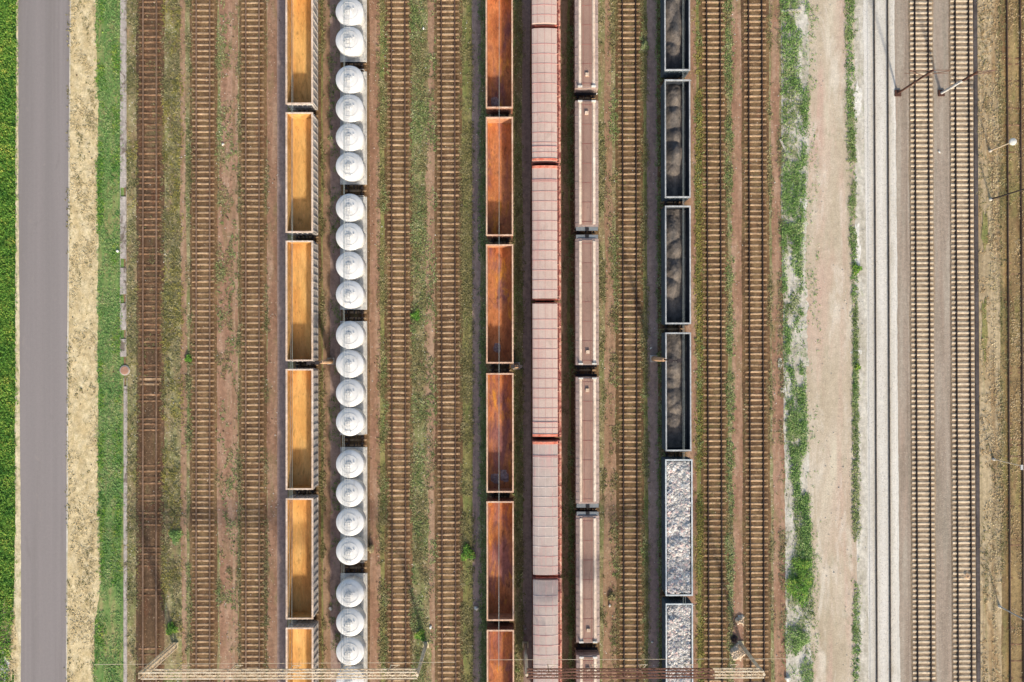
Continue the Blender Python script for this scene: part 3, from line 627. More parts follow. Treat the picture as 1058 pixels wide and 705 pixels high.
# white tank wagons
def tank_wagon():
    t = empty('tank_wagon'); p = 3.13
    for k in range(4):
        cy = (1.5-k)*p
        tk = MB().lathe([(.5,.95),(1.2,1.6),(1.5,2.1),(1.52,3.35),(1.49,3.46),(1.38,3.53),(.9,3.64),(.45,3.73),(.0001,3.75)], cy=cy, n=48, close_top=False).build('tank', M['tank'], t, smooth=True)
        MB().lathe([(.34,3.68),(.34,3.82),(.28,3.86),(.0001,3.87)], cx=-.02, cy=cy, n=24, close_top=False).build('hatch', M['tank'], tk, smooth=True)
        b = MB()
        for a in range(24):
            q0 = 2*PI*a/24; q1 = 2*PI*(a+1)/24; rr = .95
            b.bar((rr*math.cos(q0), cy+rr*math.sin(q0), 3.655), (rr*math.cos(q1), cy+rr*math.sin(q1), 3.655), .025)
        for (x0, y0_) in ((.5, .2), (-.5, -.3)): b.tube((x0, cy+y0_, 3.6), (x0, cy+y0_, 3.85), .06, n=8)
        b.build('top_ring', M['tank'], tk)
    b = MB().box(-1.42, 1.42, -6.25, 6.25, 1.2, 1.3)
    for s in (-1, 1): b.box(s*1.42-.04, s*1.42+.04, -6.25, 6.25, 1.08, 1.36)
    b.build('deck', M['deck'], t)
    w = MB()
    for x in (-.42, -.16, .12): w.box(x-.012, x+.012, -5.6, 5.6, 3.95, 3.98)
    k = -5.6
    while k < 5.6: w.box(-.44, .14, k, k+.03, 3.955, 3.975); k += .3
    for s in (-4.7, -1.55, 1.55, 4.7): w.bar((-.42, s, 3.4), (-.42, s, 3.96), .05); w.bar((.12, s, 3.4), (.12, s, 3.96), .05)
    w.build('roof_walkway', M['grating'], t)
    for s in (-1, 1):
        l = MB(); y = s*6.12
        for x in (-.35, .15): l.bar((x, y, 1.3), (x, s*5.75, 3.9), .05)
        for k in range(8): f = k/8; l.bar((-.35, y-s*f*.37, 1.45+f*2.7), (.15, y-s*f*.37, 1.45+f*2.7), .035)
        l.build('ladder', M['galv'], t)
        h = MB()
        for x in (-1.3, 1.3): h.bar((x, s*6.2, 1.3), (x, s*6.2, 2.2), .04)
        h.bar((-1.3, s*6.2, 2.2), (-.5, s*6.2, 2.2), .04); h.bar((1.3, s*6.2, 2.2), (.5, s*6.2, 2.2), .04); h.build('handrail', M['galv'], t)
    running_gear(t, 12.6, 2.6, 4.3, 1.06)
    return t
proto = tank_wagon()
cent = [(-49+42)/2-0.2, 126.5, 259.3, 391, 524.2, 657.5]
names = ['cut by the top edge of the photo','second from the top','third from the top','fourth from the top','fifth from the top, pale shrub beside it','lowest one, passing under the lattice gantry']
for i, c in enumerate(cent):
    y = at(0, c, 3.4)[1]; o = place(proto, i == 0, gx(367.6)+.02, y)
    tag(o, 'white wagon of four round tanks, '+names[i], 'railway wagon', 'train of white tank wagons')

# pale pink covered wagons
def covered_wagon(roof, rib, hd):
    t = empty('covered_wagon'); L = 14.45; l = L/2; w = 1.5
    b = MB()
    for s in (-1, 1):
        b.box(min(s*w, s*(w-.08)), max(s*w, s*(w-.08)), -l, l, 1.15, 3.45)
        b.box(-w+.08, w-.08, min(s*l, s*(l-.08)), max(s*l, s*(l-.08)), 1.15, 3.6)
        y = -l+.3
        while y < l: b.box(min(s*w, s*(w+.05)), max(s*w, s*(w+.05)), y-.05, y+.05, 1.2, 3.3); y += 1.15
    b.box(-w+.08, w-.08, -l+.08, l-.08, 3.36, 3.44)
    b.build('body', M['redpaint'], t)
    b = MB().box(w-.13, w+.09, -l+.02, l-.02, 3.46, 3.55); y = -l+.3
    while y < l: b.box(w-.3, w-.13, y-.04, y+.04, 3.46, 3.52); y += 1.15
    b.build('eave', M['eave'], t)
    prof = [(-1.48,3.5),(-1.5,3.84),(-1.3,3.95),(-.9,4.02),(-.5,4.06),(-.14,4.075),(.22,4.06),(.6,4.02),(.98,3.95),(1.18,3.84),(1.16,3.5)]
    MB().prism(prof, -l+.1, l-.1).build('roof', roof, t)
    b = MB(); y = -l+1.0; top = prof[1:-1]
    while y < l-.9:
        for (x0,z0),(x1,z1) in zip(top[:-1], top[1:]): b.bar((x0,y,z0+.012),(x1,y,z1+.012), .07, .035)
        y += 1.06
    for x, z in ((-.9,4.025),(-.14,4.08),(.6,4.025)): b.box(x-.02, x+.02, -l+.12, l-.12, z-.01, z+.012)
    b.build('roof_ribs', rib, t)
    for y, wd_, m in ((l-1.62, .1, 'rib_pink'), (l-.22, .26, 'orange')):
        b = MB()
        for (x0,z0),(x1,z1) in zip(top[:-1], top[1:]): b.bar((x0,hd*y,z0+.03),(x1,hd*y,z1+.03), wd_, .06)
        b.build('end_bar', M[m], t)
    MB().box(-1.2, 1.2, min(-hd*(l+.06), -hd*l), max(-hd*(l+.06), -hd*l), 2.0, 3.6).build('end_plate', M['orange'], t)
    running_gear(t, 14.3, 2.7, 5.2, 1.05)
    return t
P4 = {}
br = [-117, 26, 168.5, 311.3, 454.3, 597, 740]
names = ['cut by the top edge of the photo','second from the top','third from the top','fourth from the top','with greyish roof, second from the bottom','lowest one, under the rusty gantry']
for i in range(6):
    y = at(0, (br[i]+br[i+1])/2, 4.1)[1]
    hd = -1 if i % 2 else 1      # head ends meet at the joints with red bars
    k = (i >= 4, hd); new = k not in P4
    if new: P4[k] = covered_wagon(M['roof_grey' if k[0] else 'roof_pink'], M['rib_white' if k[0] else 'rib_pink'], hd)
    o = place(P4[k], new, gx(562.9)+.03, y)
    tag(o, 'covered wagon with ribbed pale pink roof, '+names[i], 'railway wagon', 'train of pale pink covered wagons')

# brown wagons with two cream ridges
def ridge_wagon():
    t = empty('hatch_wagon'); L = 13.75; l = L/2
    MB().prism([(-1.25,1.15),(1.25,1.15),(1.27,2.72),(.92,2.9),(-.92,2.9),(-1.27,2.72)], -l, l).build('body', M['cv_side'], t)
    for s in (-1, 1):
        b = MB().prism([(s*.92,2.88),(s*.9,2.95),(s*.84,2.99),(s*.66,2.99),(s*.6,2.94),(s*.58,2.88)], -l+.25, l-.25)
        b.build('hatch_ridge', M['cv_rail'], t)
    MB().box(-.575, .575, -l+.15, l-.15, 2.925, 2.97).build('roof_panel', M['cv_roof'], t)
    b = MB(); y = -l+.5
    while y < l: b.box(-.565, .565, y, y+.035, 2.972, 2.99); y += 2.12
    for s in (-1, 1):
        b.box(s*.36-.012, s*.36+.012, -l+.3, l-.3, 2.972, 2.988)
    b.build('panel_seams', M['redpaint'], t)
    b = MB(); y = -l+.35
    while y < l-.3:
        for s in (-1, 1): b.bar((s*.93, y, 2.9), (s*1.25, y, 2.75), .05, .04)
        y += .9
    b.build('slope_ribs', M['cv_side'], t)
    b = MB(); y = -l+.6
    while y < l-.4:
        for s in (-1, 1): b.bar((s*1.29, y, 1.3), (s*1.29, y, 2.5), .07)
        y += 1.2
    b.build('side_posts', M['cv_side'], t)
    for s in (-1, 1):
        b = MB().box(-1.2, 1.2, min(s*l, s*(l+.28)), max(s*l, s*(l+.28)), 1.2, 1.28)
        for x in (-1.1, -.4, .4, 1.1): b.bar((x, s*(l+.24), 1.28), (x, s*(l+.24), 2.3), .04)
        b.bar((-1.1, s*(l+.24), 2.3), (1.1, s*(l+.24), 2.3), .04); b.build('end_platform', M['steel_black'], t)
    MB().box(-1.2, 1.2, -l-.44, -l-.02, 2.74, 2.8).build('canopy', M['canopy_grey'], t)
    MB().box(-.2, .2, -l-.47, -l-.12, 2.803, 2.86).build('hatch_cover', M['steel_black'], t)
    MB().box(-.22, .16, l-1.6, l-1.25, 2.975, 3.16).build('vent_box', M['or_rim'], t)
    b = MB()
    for s in (-1, 1): b.box(s*.74-.24, s*.74+.24, l-.23, l-.06, 2.93, 3.14)
    b.build('ridge_end', M['lampwhite'], t)
    running_gear(t, 14.0, 2.4, 5.0, 1.05)
    return t
proto = ridge_wagon()
br = [-46.5, 97, 240.5, 384, 527, 671, 815]
names = ['cut by the top edge of the photo','second from the top','third from the top','fourth from the top','fifth from the top','lowest one, beyond the gantry']
for i in range(6):
    y = at(0, (br[i]+br[i+1])/2, 3.0)[1]; o = place(proto, i == 0, gx(604.2)+.02, y, 0 if i % 2 else PI)
    tag(o, 'brown wagon with two cream roof ridges, '+names[i], 'railway wagon', 'train of cream ridged wagons')

# ------------------------------------------------------------------ gantries, masts, wires
def lattice(b, p, q, w, h, n, r=.045):
    """box lattice between p and q: four chords and zigzag braces"""
    p = Vector(p); q = Vector(q); d = (q-p).normalized(); u = Vector((0,0,1)) if abs(d.z) < .8 else Vector((0,1,0))
    a = d.cross(u).normalized()*w/2; c = a.cross(d).normalized()*h/2
    cs = [a+c, a-c, -a-c, -a+c]
    for k in cs: b.bar(p+k, q+k, r*3.4)
    for i in range(n):
        s0 = p.lerp(q, i/n); s1 = p.lerp(q, (i+1)/n)
        for k in range(4):
            k2 = (k+1) % 4
            if i % 2: b.bar(s0+cs[k], s1+cs[k2], r)
            else: b.bar(s0+cs[k2], s1+cs[k], r)
            b.bar(s1+cs[k], s1+cs[k2], r)
    return b
GY = -34.0
def gantry(x0, x1, segs, label, lattice_mast, matm, droppers):
    t = empty('catenary_gantry', (x0, GY, 0)); tag(t, label, 'gantry')
    for a, b, mt in segs:
        lattice(MB(), (a-x0, 0, 8.0), (b-x0, 0, 8.0), .62, .75, max(2, int((b-a)/.75)), .033).build('truss', M[mt], t)
    for k, x in enumerate((x0, x1)):
        if lattice_mast[k]:
            b = MB(); lattice(b, (x-x0, 0, 0), (x-x0, 0, 8.35), .42, .5, 16, .036)
        else:
            b = MB().tube((x-x0, 0, 0), (x-x0, 0, 8.4), .22, .15, n=14)
        b.build('mast', M[matm[k]], t, smooth=not lattice_mast[k])
        MB().box(x-x0-.34, x-x0+.34, -.34, .34, 0, .12).build('footing', M['sandverge'], t)
    for x in droppers:
        b = MB().tube((x-x0, .1, 5.9), (x-x0, .1, 8.2), .05, n=8).tube((x-x0, .1, 6.1), (x-x0+.9, .1, 6.0), .035, n=6).tube((x-x0, .1, 7.4), (x-x0+.8, .1, 6.05), .03, n=6)
        b.build('registration_arm', M['cream'], t)
    return t
gxa, gxb = at(147.5, 697, 8)[0], at(431, 697, 8)[0]
gantry(gxa, gxb, [(gxa, gxb, 'cream')], 'long cream lattice gantry with leaning lattice mast over the left tracks', (True, False), ('cream', 'cream'), [gx(210.3), gx(261.4), gx(317.6), gx(367.6), gx(412)])
gxc, gxd, gxe = at(543.5, 694, 8)[0], at(736, 694, 8)[0], at(787, 694, 8)[0]
gantry(gxc, gxe, [(gxc, gxd, 'rustlat'), (gxd+.02, gxe, 'cream')], 'rusty brown lattice gantry with a cream right end over the coal tracks', (False, False), ('cream', 'cream'), [gx(562.9), gx(604.2), gx(650.6), gx(694.3), gx(737.8)])
def line(name, p, q, r, mat, label, cat, group=None, sag=0, kids=True):
    t = empty(name, p); tag(t, label, cat, group); p = Vector(p); q = Vector(q); n = 12; b = MB(); c = MB()
    pts = [p.lerp(q, i/n)-p for i in range(n+1)]
    for i in range(n): b.tube(pts[i], pts[i+1], r, n=6, caps=False)
    b.build('contact_wire', M[mat], t)
    if kids:
        ms = [v+Vector((0, 0, 1.25-sag*4*(i/n)*(1-i/n))) for i, v in enumerate(pts)]
        for i in range(n): c.tube(ms[i], ms[i+1], r*.8, n=6, caps=False)
        c.build('messenger_wire', M[mat], t)
        for i in range(1, n): MB().tube(pts[i], ms[i], .008, n=5).build('dropper', M[mat], t)
    return t
for px, tx in ((317.6,'orange open wagons'), (367.6,'white tank wagons'), (516.9,'rust red open wagons'), (694.3,'coal wagons')):
    x = gx(px); line('overhead_line', (x-.12, GY, 6.0), (x+.12, 70, 6.0), .018, 'wire', 'pale overhead wire running above the '+tx, 'overhead wire', 'overhead wires above the trains', sag=.8)
for i, (a, b, ty) in enumerate([(98, 470, 'left cream gantry'), (505, 812, 'rusty gantry')]):
    h = 6.6; p = at(a, 685.5 if i == 0 else 681.5, h); q = at(b, 684 if i == 0 else 681, h)
    line('span_wire', (p[0], p[1], h), (q[0], q[1], h), .02, 'cream', 'thin cross span wire beside the '+ty, 'span wire', kids=False)

def cat_mast(px, py, h, label, two, arms):
    x, y = gx(px), gy(py); t = empty('catenary_mast', (x, y, 0)); tag(t, label, 'mast', 'catenary masts of the main line')
    MB().box(-.35, .35, -.35, .35, 0, .15).build('footing', M['brownmast'], t)
    if two:
        MB().tube((0,0,.15), (0,0,4.4), .15, .135, n=14).build('lower_mast', M['galv'], t, smooth=True)
        MB().tube((0,0,4.4), (0,0,h), .13, .12, n=14).build('upper_mast', M['brownmast'], t, smooth=True)
    else:
        MB().tube((0,0,.15), (0,0,h), .12, .10, n=14).build('mast', M['brownmast'], t, smooth=True)
    for dx in arms:
        b = MB().tube((0, .1, h-.3), (dx, .35, 6.6), .045, n=8).tube((0, .1, 5.6), (dx*.95, .3, 6.55), .045, n=8).tube((dx*.4, .2, 6.0), (dx*1.05, .3, 5.75), .03, n=6)
        b.build('cantilever_arm', M['wire_dark'], t)
cat_mast(928.5, 97, 7.6, 'brown catenary mast between the white ballast and the first main line track', False, [-1.95, 2.4])
cat_mast(973.5, 97, 7.0, 'catenary mast with grey lower half between the two main line tracks', True, [2.2])
for px, tx in ((911,'white ballast track'), (952.8,'left main line track'), (994.5,'right main line track')):
    line('overhead_line', (gx(px), -72, 5.8), (gx(px), 72, 5.8), .008, 'wire_dark', 'very thin overhead wire above the '+tx, 'overhead wire', 'overhead wires of the main line', kids=False)

def lamp(px, py, h, label, head, mt='cream', base='concrete', r=.055):
    x, y = gx(px), gy(py); t = empty('lamp_post', (x, y, 0)); tag(t, label, 'lamp post', 'poles standing in the dry grass at the right edge')
    MB().tube((0,0,0), (0,0,.35), .17, .13, n=12).build('base', M[base], t, smooth=True)
    MB().tube((0,0,.35), (0,0,h), r*1.3, r, n=10).build('pole', M[mt], t, smooth=True)
    if head: MB().lathe([(.05,h-.25),(.34,h-.2),(.4,h-.02),(.34,h+.12),(.15,h+.2),(.001,h+.22)], n=24, close_top=False).build('lamp_head', M['lampwhite'], t, smooth=True)
    else: MB().box(-.12,.12,-.4,.12,h,h+.1).build('lamp_head', M['galv'], t)
lamp(1023.5, 157, 4.2, 'short pole with round white lamp head near the top right corner', True)
lamp(1024, 207, 7.5, 'tall dark pole with white foot below the round white lamp', False, 'iron', 'lampwhite', .07)
lamp(1025.5, 475.5, 5.0, 'thin cream pole in the lower right dry grass', False, 'cream', 'lampwhite')
lamp(1031, 627, 6.0, 'grey green pole with white foot in the bottom right dry grass', False, 'ck_rim', 'lampwhite', .06)

def yard_mast(px, py, h, label, hs, tilt=0):
    x, y = gx(px), gy(py); t = empty('yard_light_mast', (x, y, 0)); tag(t, label, 'light mast', 'light masts between the trains')
    MB().box(-.4, .4, -.4, .4, 0, .3).build('footing', M['concrete'], t)
    MB().tube((0,0,.3), (0,0,hs), .30, .18, n=14).build('sleeve', M['tan'], t, smooth=True)
    MB().tube((0,0,hs), (0,0,h), .075, .06, n=12).build('mast', M['iron'], t, smooth=True)
    b = MB().box(-.5, .5, -.06, .06, h-.3, h-.2)
    b.box(-.62, -.22, -.18, .18, h-.2, h); b.box(.22, .62, -.18, .18, h-.2, h); b.build('floodlight', M['iron'], t)
yard_mast(342.5, 373, 8.5, 'dark light mast with tan sleeve beside the orange wagons', 4.8)
yard_mast(675, 371, 12, 'dark light mast with tan sleeve left of the lowest coal wagon', 6.6)
yard_mast(533.5, 378, 3.4, 'short tan post between the rust red and pink wagons', 3.0)

# ------------------------------------------------------------------ small things on the ground
def rubble(px, py, rx, ry, h, seed, label, mat):
    n = 34; rx, ry = rx/S, ry/S; X, Y = np.meshgrid(np.linspace(-rx, rx, n), np.linspace(-ry, ry, n)); rg = np.random.default_rng(seed)
    k = (X/rx)**2+(Y/ry)**2+(vnoise(X, Y, .55, seed)-.5)*1.5+(vnoise(X, Y, .2, seed+9)-.5)*.6
    Z = .7*h*np.clip(1-k, 0, 1)**.7+rg.uniform(0, .16, X.shape)*np.clip(1.1-k, 0, 1)+(vnoise(X, Y, .3, seed+1)-.5)*.15-.02
    X = X+rg.uniform(-.02,.02,X.shape); v = list(zip(X.ravel(), Y.ravel(), Z.ravel()))
    f = [(j*n+i, j*n+i+1, (j+1)*n+i+1, (j+1)*n+i) for j in range(n-1) for i in range(n-1) if k[j,i] < 1]
    me = bpy.data.meshes.new('rubble_pile'); me.from_pydata(v, [], f); me.materials.append(mat)
    o = bpy.data.objects.new('rubble_pile', me); col.objects.link(o); o.location = (gx(px), gy(py), .03); tag(o, label, 'rubble pile')
CM = surf('pale_rubble', [(.35,(206,180,146)),(.65,(236,220,196))], scale=2, sy=1, fine=.2)
rubble(763, 641, 5, 7, .4, 1, 'small pale rubble heap between the tracks above the larger one', CM)
rubble(760, 674, 8, 10, .6, 2, 'larger pale rubble heap beside the gantry foot', CM)
rubble(757.5, 660, 3.5, 5, .45, 3, 'black cinder heap between the two pale rubble heaps', surf('black_cinder', [(.4,(60,50,50)),(.6,(92,78,74))], scale=2, sy=1, fine=.2))
rubble(997.5, 595, 4.5, 5, .12, 4, 'cream gravel spill between the rails of the right main line track', surf('cream_gravel', [(.4,(236,206,170)),(.6,(246,222,190))], scale=2, sy=1, fine=.1))
def plank(px0, py0, px1, py1, w, label, name='plank', cat='plank', mt='concrete'):
    a = Vector((gx(px0), gy(py0), .12)); b = Vector((gx(px1), gy(py1), .14)); o = MB().bar((0,0,0), b-a, w, .08).build(name, M[mt], None, loc=a); tag(o, label, cat)
plank(806.5, 144.5, 815.5, 163.5, .22, 'pale plank lying slanted in the weeds beside the reddish path')
plank(808, 12, 829, 10.5, .25, 'long pale plank lying across the green weeds at the top')
plank(145, 391.2, 167, 391.2, .26, 'loose pale concrete sleeper lying on the half buried track, upper of the pair', 'loose_sleeper', 'sleeper', 'sleeper_tan')
plank(145, 396.5, 165, 396.5, .2, 'loose pale concrete sleeper lying on the half buried track, lower of the pair', 'loose_sleeper', 'sleeper', 'sleeper_tan')
for i, (px, py, r, lb) in enumerate([(438,29,.16,'white stone in the weeds near the top between two empty tracks'),(230.5,148.5,.14,'white stone on the weeds left of the upper reddish path'),(122,259,.2,'white stone in the grass beside the grey cable duct'),(444.5,647.5,.2,'bright white stone above the end of the cream gantry'),
        (629,625,.22,'white block on the brown path near the lowest cream ridged wagons'),(617,97,.15,'pale stone beside the first gap of the cream ridged wagons'),(812.5,701,.3,'white stone at the bottom edge in the green weeds'),(971,158,.14,'pale stone on the grey gravel between the main line tracks'),
        (341.5,628,.24,'pale green stone in the shadow left of the white tank wagons'),(491.5,627.5,.3,'pale stone in the shadow left of the rust red wagons'),(673,663,.15,'small stone in the shadow left of the lower stone wagon'),(542,649,.13,'small stone in the dark strip left of the lowest pink wagon'),(672.5,360,.16,'grey stone in the shadow above the tan sleeved mast')]):
    P, F = chunks(1, 5, 5, lambda x, y: 0*x, 300+i, r, r*1.05); P = P-P.mean(0)+np.array([0,0,r*.4])
    me = bpy.data.meshes.new('stone'); me.from_pydata([tuple(p) for p in P.tolist()], [], [tuple(f) for f in F.tolist()]); me.materials.append(M['chalk'])
    o = bpy.data.objects.new('stone', me); col.objects.link(o); o.location = (gx(px), gy(py), .02); tag(o, lb, 'stone', 'stones lying in the yard')

def litter(xl, xr, n, seed, mat, smin=.03, smax=.08):
    P, F = chunks(n, (xr-xl)/S, 90, lambda x, y: 0*x+.03, seed, smin, smax)
    me = bpy.data.meshes.new('scattered_stones'); me.from_pydata([tuple(p) for p in P.tolist()], [], [tuple(f) for f in F.tolist()]); me.materials.append(mat)
    o = bpy.data.objects.new('scattered_stones', me); col.objects.link(o); o.location = ((gx(xl)+gx(xr))/2, 0, .02); o['kind'] = 'stuff'
litter(131, 290, 800, 881, M['chalk'], .025, .06); litter(376, 500, 600, 882, M['chalk'], .025, .06); litter(618, 812, 600, 883, M['chalk'], .025, .06); litter(808, 895, 350, 884, M['palegravel'], .03, .07)
litter(131, 290, 500, 885, M['bed_dark'], .03, .09); litter(376, 500, 250, 886, M['bed_dark'], .03, .08); litter(70, 130, 160, 887, M['bed_dark'], .03, .08)
# ------------------------------------------------------------------ vegetation
def blades(cx, cy, hh, spread, n, rg, lw=.05, ll=.16):
    """n leaves for every tuft centre; each leaf is one triangle"""
    K = len(cx); X = np.repeat(cx, n); Y = np.repeat(cy, n); Hh = np.repeat(hh, n); T = K*n
    X = X+rg.normal(0, 1, T)*np.repeat(spread, n); Y = Y+rg.normal(0, 1, T)*np.repeat(spread, n)
    z0 = rg.uniform(0, .75, T)*Hh; a = rg.uniform(0, 2*PI, T); el = rg.uniform(.05, 1.0, T); L = ll*rg.uniform(.6, 1.4, T); W = lw*rg.uniform(.6, 1.4, T)
    dx, dy = np.cos(a)*np.cos(el)*L, np.sin(a)*np.cos(el)*L; dz = np.sin(el)*L
    V = np.empty((T, 3, 3)); V[:,0] = np.stack([X-np.sin(a)*W, Y+np.cos(a)*W, z0+.01], 1); V[:,1] = np.stack([X+np.sin(a)*W, Y-np.cos(a)*W, z0+.01], 1); V[:,2] = np.stack([X+dx, Y+dy, z0+dz+.01], 1)
    return V.reshape(-1, 3)
def tri_obj(name, V, mat):
    n = len(V)//3; me = bpy.data.meshes.new(name); me.vertices.add(len(V)); me.vertices.foreach_set('co', V.ravel().astype(np.float32))
    me.loops.add(n*3); me.loops.foreach_set('vertex_index', np.arange(n*3, dtype=np.int32)); me.polygons.add(n); me.polygons.foreach_set('loop_start', np.arange(0, n*3, 3, dtype=np.int32))
    me.update(calc_edges=True); me.materials.append(mat); o = bpy.data.objects.new(name, me); col.objects.link(o); return o
GREEN = leafmat('lush_grass_leaves', [(54,104,34),(92,142,48),(130,168,64),(188,186,84)], .5)
LUSH = leafmat('lush_weed_leaves', [(78,116,52),(114,150,74),(148,176,100),(194,200,146)], .5)
LAWN = leafmat('verge_grass_leaves', [(86,134,62),(116,160,84),(150,174,104),(186,182,130)], .5)
OLIVE = leafmat('olive_weed_leaves', [(104,100,62),(132,124,78),(156,146,98),(188,176,130)], .6)
WEED = leafmat('yard_weed_leaves', [(92,96,58),(124,122,76),(154,146,100),(192,178,140)], .6)
YEL = leafmat('yellow_weed_leaves', [(116,112,56),(150,142,72),(184,172,92)], .6)
FRESH = leafmat('fresh_green_leaves', [(90,108,58),(120,140,76),(154,166,104),(192,188,144)], .5)
DRY = leafmat('dry_grass_leaves', [(140,114,76),(178,150,106),(208,182,136),(224,204,164)], .4)
STRAW = leafmat('straw_leaves', [(166,150,104),(204,184,138),(228,212,168)], .8)
def area(name, xl, xr, dens, mat, h=.1, n=5, thr=.0, L=1.6, seed=1, ll=.15, lw=.045, y0=-50, y1=50, soft=.25, spread=.08, ysc=.5):
    rg = np.random.default_rng(seed); a = edgefn(xl); b = edgefn(xr); A = float((b-a).mean())*(y1-y0); k = int(A*dens)
    y = rg.uniform(y0, y1, k); ia = np.interp(y, YS, a); ib = np.interp(y, YS, b); x = ia+(ib-ia)*rg.uniform(0, 1, k)
    x += rg.normal(0, .11, k)
    d = vnoise(x, y*ysc, L, seed+5)*.65+vnoise(x, y*ysc, L*.3, seed+6)*.35
    keep = rg.uniform(0, 1, k) < np.clip((d-thr)/soft, 0, 1) if thr > 0 else np.ones(k, bool)
    x, y, d = x[keep], y[keep], d[keep]
    if not len(x): return
    hh = h*(.5+d)*rg.uniform(.6, 1.4, len(x)); V = blades(x, y, hh, np.full(len(x), spread), n, rg, lw, ll)
    o = tri_obj(name, V, mat); tag(o, kind='stuff'); return o
area('meadow_grass', -180, [(0,17),(300,15.5),(380,16),(600,15),(640,14),(705,9)], 26, GREEN, .35, 6, seed=1, ll=.2, lw=.05, spread=.14)
area('dry_grass', -5, 17, 14, STRAW, .15, 5, seed=2, ll=.16, y0=-46, y1=gy(640))
area('verge_grass', [(0,99),(120,101),(352,101.5),(600,103),(640,99),(700,97)], 125, 34, LAWN, .1, 5, seed=3, ll=.13, thr=.28)
area('verge_grass', [(0,99),(352,102),(600,103),(700,97)], [(0,108),(352,107),(705,110)], 30, GREEN, .12, 5, seed=31, ll=.14, thr=.45)
area('verge_grass', 116, 126, 30, GREEN, .12, 5, seed=32, ll=.14, thr=.42)
area('dry_grass', 73, 101, 16, STRAW, .07, 5, seed=4, ll=.12, thr=.42)
area('olive_weeds', 80, 98, 22, OLIVE, .07, 4, seed=41, ll=.11, thr=.56, L=.9)
area('verge_grass', 69.8, 72.5, 20, OLIVE, .08, 4, seed=42, ll=.12, thr=.4, spread=.04)
for i, (xl, xr, dn, mt, th, h) in enumerate([
        (168,190,16,YEL,.5,.14), (424,452,18,FRESH,.57,.12), (222,244,14,FRESH,.6,.08), (131,145,22,WEED,.42,.12), (131,143,16,YEL,.62,.14), (166,187,22,WEED,.42,.14), (168,186,18,YEL,.6,.18), (192,201,26,WEED,.4,.12), (193,200,16,FRESH,.62,.12),
        (220,240,20,OLIVE,.52,.08), (245,253,26,WEED,.42,.1), (268,277,26,WEED,.42,.1), (328,336,26,OLIVE,.4,.12), (340,352,14,FRESH,.5,.14), (391,403,30,OLIVE,.34,.12), (394,402,20,FRESH,.55,.14),
        (423,441,30,OLIVE,.36,.12), (424,438,26,FRESH,.52,.14), (440,454,14,WEED,.52,.1), (474,489,34,OLIVE,.3,.12), (495,503,30,FRESH,.3,.2), (530,541,26,OLIVE,.35,.14), (530,539,18,FRESH,.5,.14),
        (579,588,14,OLIVE,.5,.1), (587,597,30,FRESH,.36,.16), (618,626,24,WEED,.42,.12), (630,642,24,OLIVE,.46,.12), (630,641,18,FRESH,.6,.12), (660,670,30,OLIVE,.36,.12), (662,669,16,FRESH,.58,.14), (679,688,34,FRESH,.3,.22),
        (719,729,32,YEL,.34,.11), (719,729,16,FRESH,.55,.12), (748,758,30,FRESH,.44,.12), (748,757,20,OLIVE,.4,.1), (769,773,16,WEED,.4,.1), (791,799,22,OLIVE,.46,.1), (804,811,22,WEED,.45,.12), (144,168,10,WEED,.62,.1),
        (640,662,6,OLIVE,.6,.07), (727,750,8,OLIVE,.56,.07), (452,476,5,OLIVE,.6,.07), (400,424,4,OLIVE,.62,.07)]):
    area('yard_weeds', xl, xr, dn*1.35, mt, h, 5, thr=th-.05, seed=100+i*7, ll=.13, L=1.3)
LUSHL = [(0,808),(120,810),(250,808),(352,811),(420,812),(560,822),(600,814),(640,810),(705,812)]; LUSHR = [(0,840),(60,838),(200,832),(260,828),(352,828),(420,832),(560,836),(640,841),(705,837)]
area('lush_weeds', LUSHL, LUSHR, 46, LUSH, .26, 5, thr=.5, seed=401, ll=.18, L=1.5, spread=.12, soft=.1, ysc=.4)
area('lush_weeds', LUSHL, LUSHR, 26, FRESH, .16, 5, thr=.46, seed=402, ll=.16, L=1.5, spread=.12, soft=.2, ysc=.4)
area('lush_weeds', [(0,808),(705,808)], 846, 7, LAWN, .1, 4, thr=.4, seed=403, ll=.12)
area('green_strip_grass', [(0,874),(180,877),(352,882),(705,879)], [(0,884),(180,885),(352,885.5),(705,887)], 50, FRESH, .14, 5, thr=.33, seed=404, ll=.14, soft=.15, spread=.07, ysc=.25)
area('green_strip_grass', [(0,875),(180,877),(352,882),(705,880)], [(0,883),(180,884),(352,885),(705,886)], 40, LUSH, .14, 5, thr=.5, seed=405, ll=.14, soft=.15, spread=.07, ysc=.25)
area('dry_grass', 1012, 1040, 13, DRY, .10, 5, thr=.4, seed=501, ll=.16, ysc=.15, L=.8)
area('olive_weeds', 1033, 1041, 26, OLIVE, .14, 5, thr=.4, seed=502, ll=.15, ysc=.2)
area('olive_weeds', 1012, 1055, 10, OLIVE, .1, 5, thr=.55, seed=505, ll=.15, ysc=.2)
area('dry_grass', 1042, 1056, 30, DRY, .12, 5, thr=.42, seed=503, ll=.14, ysc=.4)
area('olive_weeds', 1039, 1044, 20, OLIVE, .14, 4, thr=.42, seed=506, ll=.14, ysc=.3)
area('dry_grass', 1022, 1036, 16, STRAW, .1, 5, thr=.45, seed=507, ll=.14, ysc=.12, L=.9)
area('dry_grass', 1056, 1200, 20, DRY, .16, 5, seed=504, ll=.16)
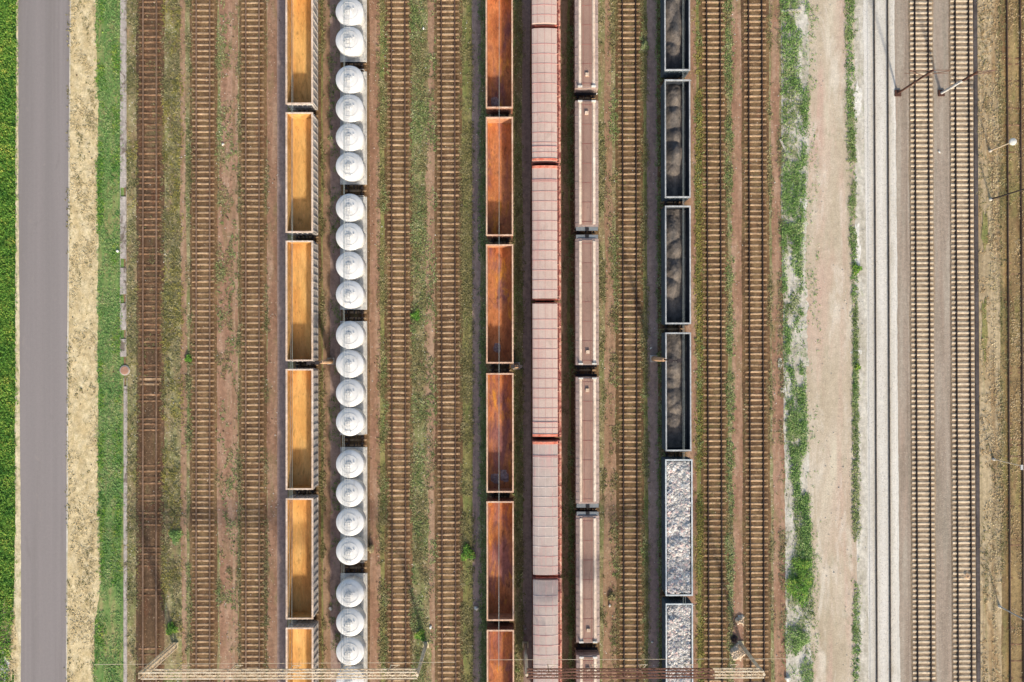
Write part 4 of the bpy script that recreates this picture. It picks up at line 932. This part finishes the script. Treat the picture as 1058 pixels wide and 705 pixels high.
def bush(px, py, r, h, mat, seed, label, n=500):
    rg = np.random.default_rng(seed); k = n; u = rg.normal(0, 1, (k, 3)); u /= np.linalg.norm(u, axis=1)[:,None]; rad = rg.uniform(.55, 1.0, k)*(1+.3*np.sin(3*np.arctan2(u[:,1],u[:,0])+seed))
    X = u[:,0]*rad*r; Y = u[:,1]*rad*r*1.2; Z = np.abs(u[:,2])*rad*h
    a = rg.uniform(0, 6.28, k); L = rg.uniform(.08,.2,k); W = rg.uniform(.04,.07,k); V = np.empty((k,3,3)); t = rg.uniform(-.5,.8,k)
    V[:,0] = np.stack([X-np.sin(a)*W, Y+np.cos(a)*W, Z+.05], 1); V[:,1] = np.stack([X+np.sin(a)*W, Y-np.cos(a)*W, Z+.05], 1); V[:,2] = np.stack([X+np.cos(a)*L, Y+np.sin(a)*L, Z+.05+t*L], 1)
    t_ = empty('bush', (gx(px), gy(py), 0)); tag(t_, label, 'bush', 'bushes growing between the tracks')
    o = tri_obj('foliage', V.reshape(-1,3), mat); o.parent = t_
    b = MB()
    for j in range(6):
        q = rg.uniform(0, 6.28); b.tube((0,0,0), (math.cos(q)*r*.5, math.sin(q)*r*.5, h*.7), .02, .008, n=5)
    b.build('stem', M['bed_dark'], t_)
for i, a in enumerate([(483,571,.75,.8,GREEN,'dark green bush at the shadow edge left of the fifth rust red wagon'),(667,48,.45,.5,FRESH,'bright green bush in the shadow left of the topmost coal wagon'),
        (430,326,.5,.4,GREEN,'small dark green bush right of the fourth empty track near mid height'),(824,607,1.5,1.0,GREEN,'large dark green bush in the lush weed strip, low on the right'),
        (827,585,1.0,.7,GREEN,'medium green bush just above the large dark bush in the weed strip'),(824,660,1.1,.6,LUSH,'lighter green bush low in the weed strip near the bottom'),
        (178,648,.6,.5,GREEN,'dark green bush beside the foot of the lattice mast'),(195,370,.35,.35,GREEN,'tiny dark bush beside the narrow footpath'),(434,655,.55,.5,GREEN,'dark green bush at the foot of the cream gantry end mast'),
        (383.5,566,.35,.9,STRAW,'pale dry shrub against the side of the fifth white tank wagon'),(182,553,.7,.4,LUSH,'spreading green bush low between the first two tracks'),(885,279,.5,.4,GREEN,'dark green bush at the end of the chalky patch'),
        (885,380,.3,.4,GREEN,'narrow green bush between two chalky spots beside the white ballast'),(631,616,.4,.35,OLIVE,'olive bush beside the white block on the brown path')]):
    bush(a[0], a[1], a[2], a[3], a[4], 700+i, a[5], int(700*max(.5, a[2])**1.6)+120)
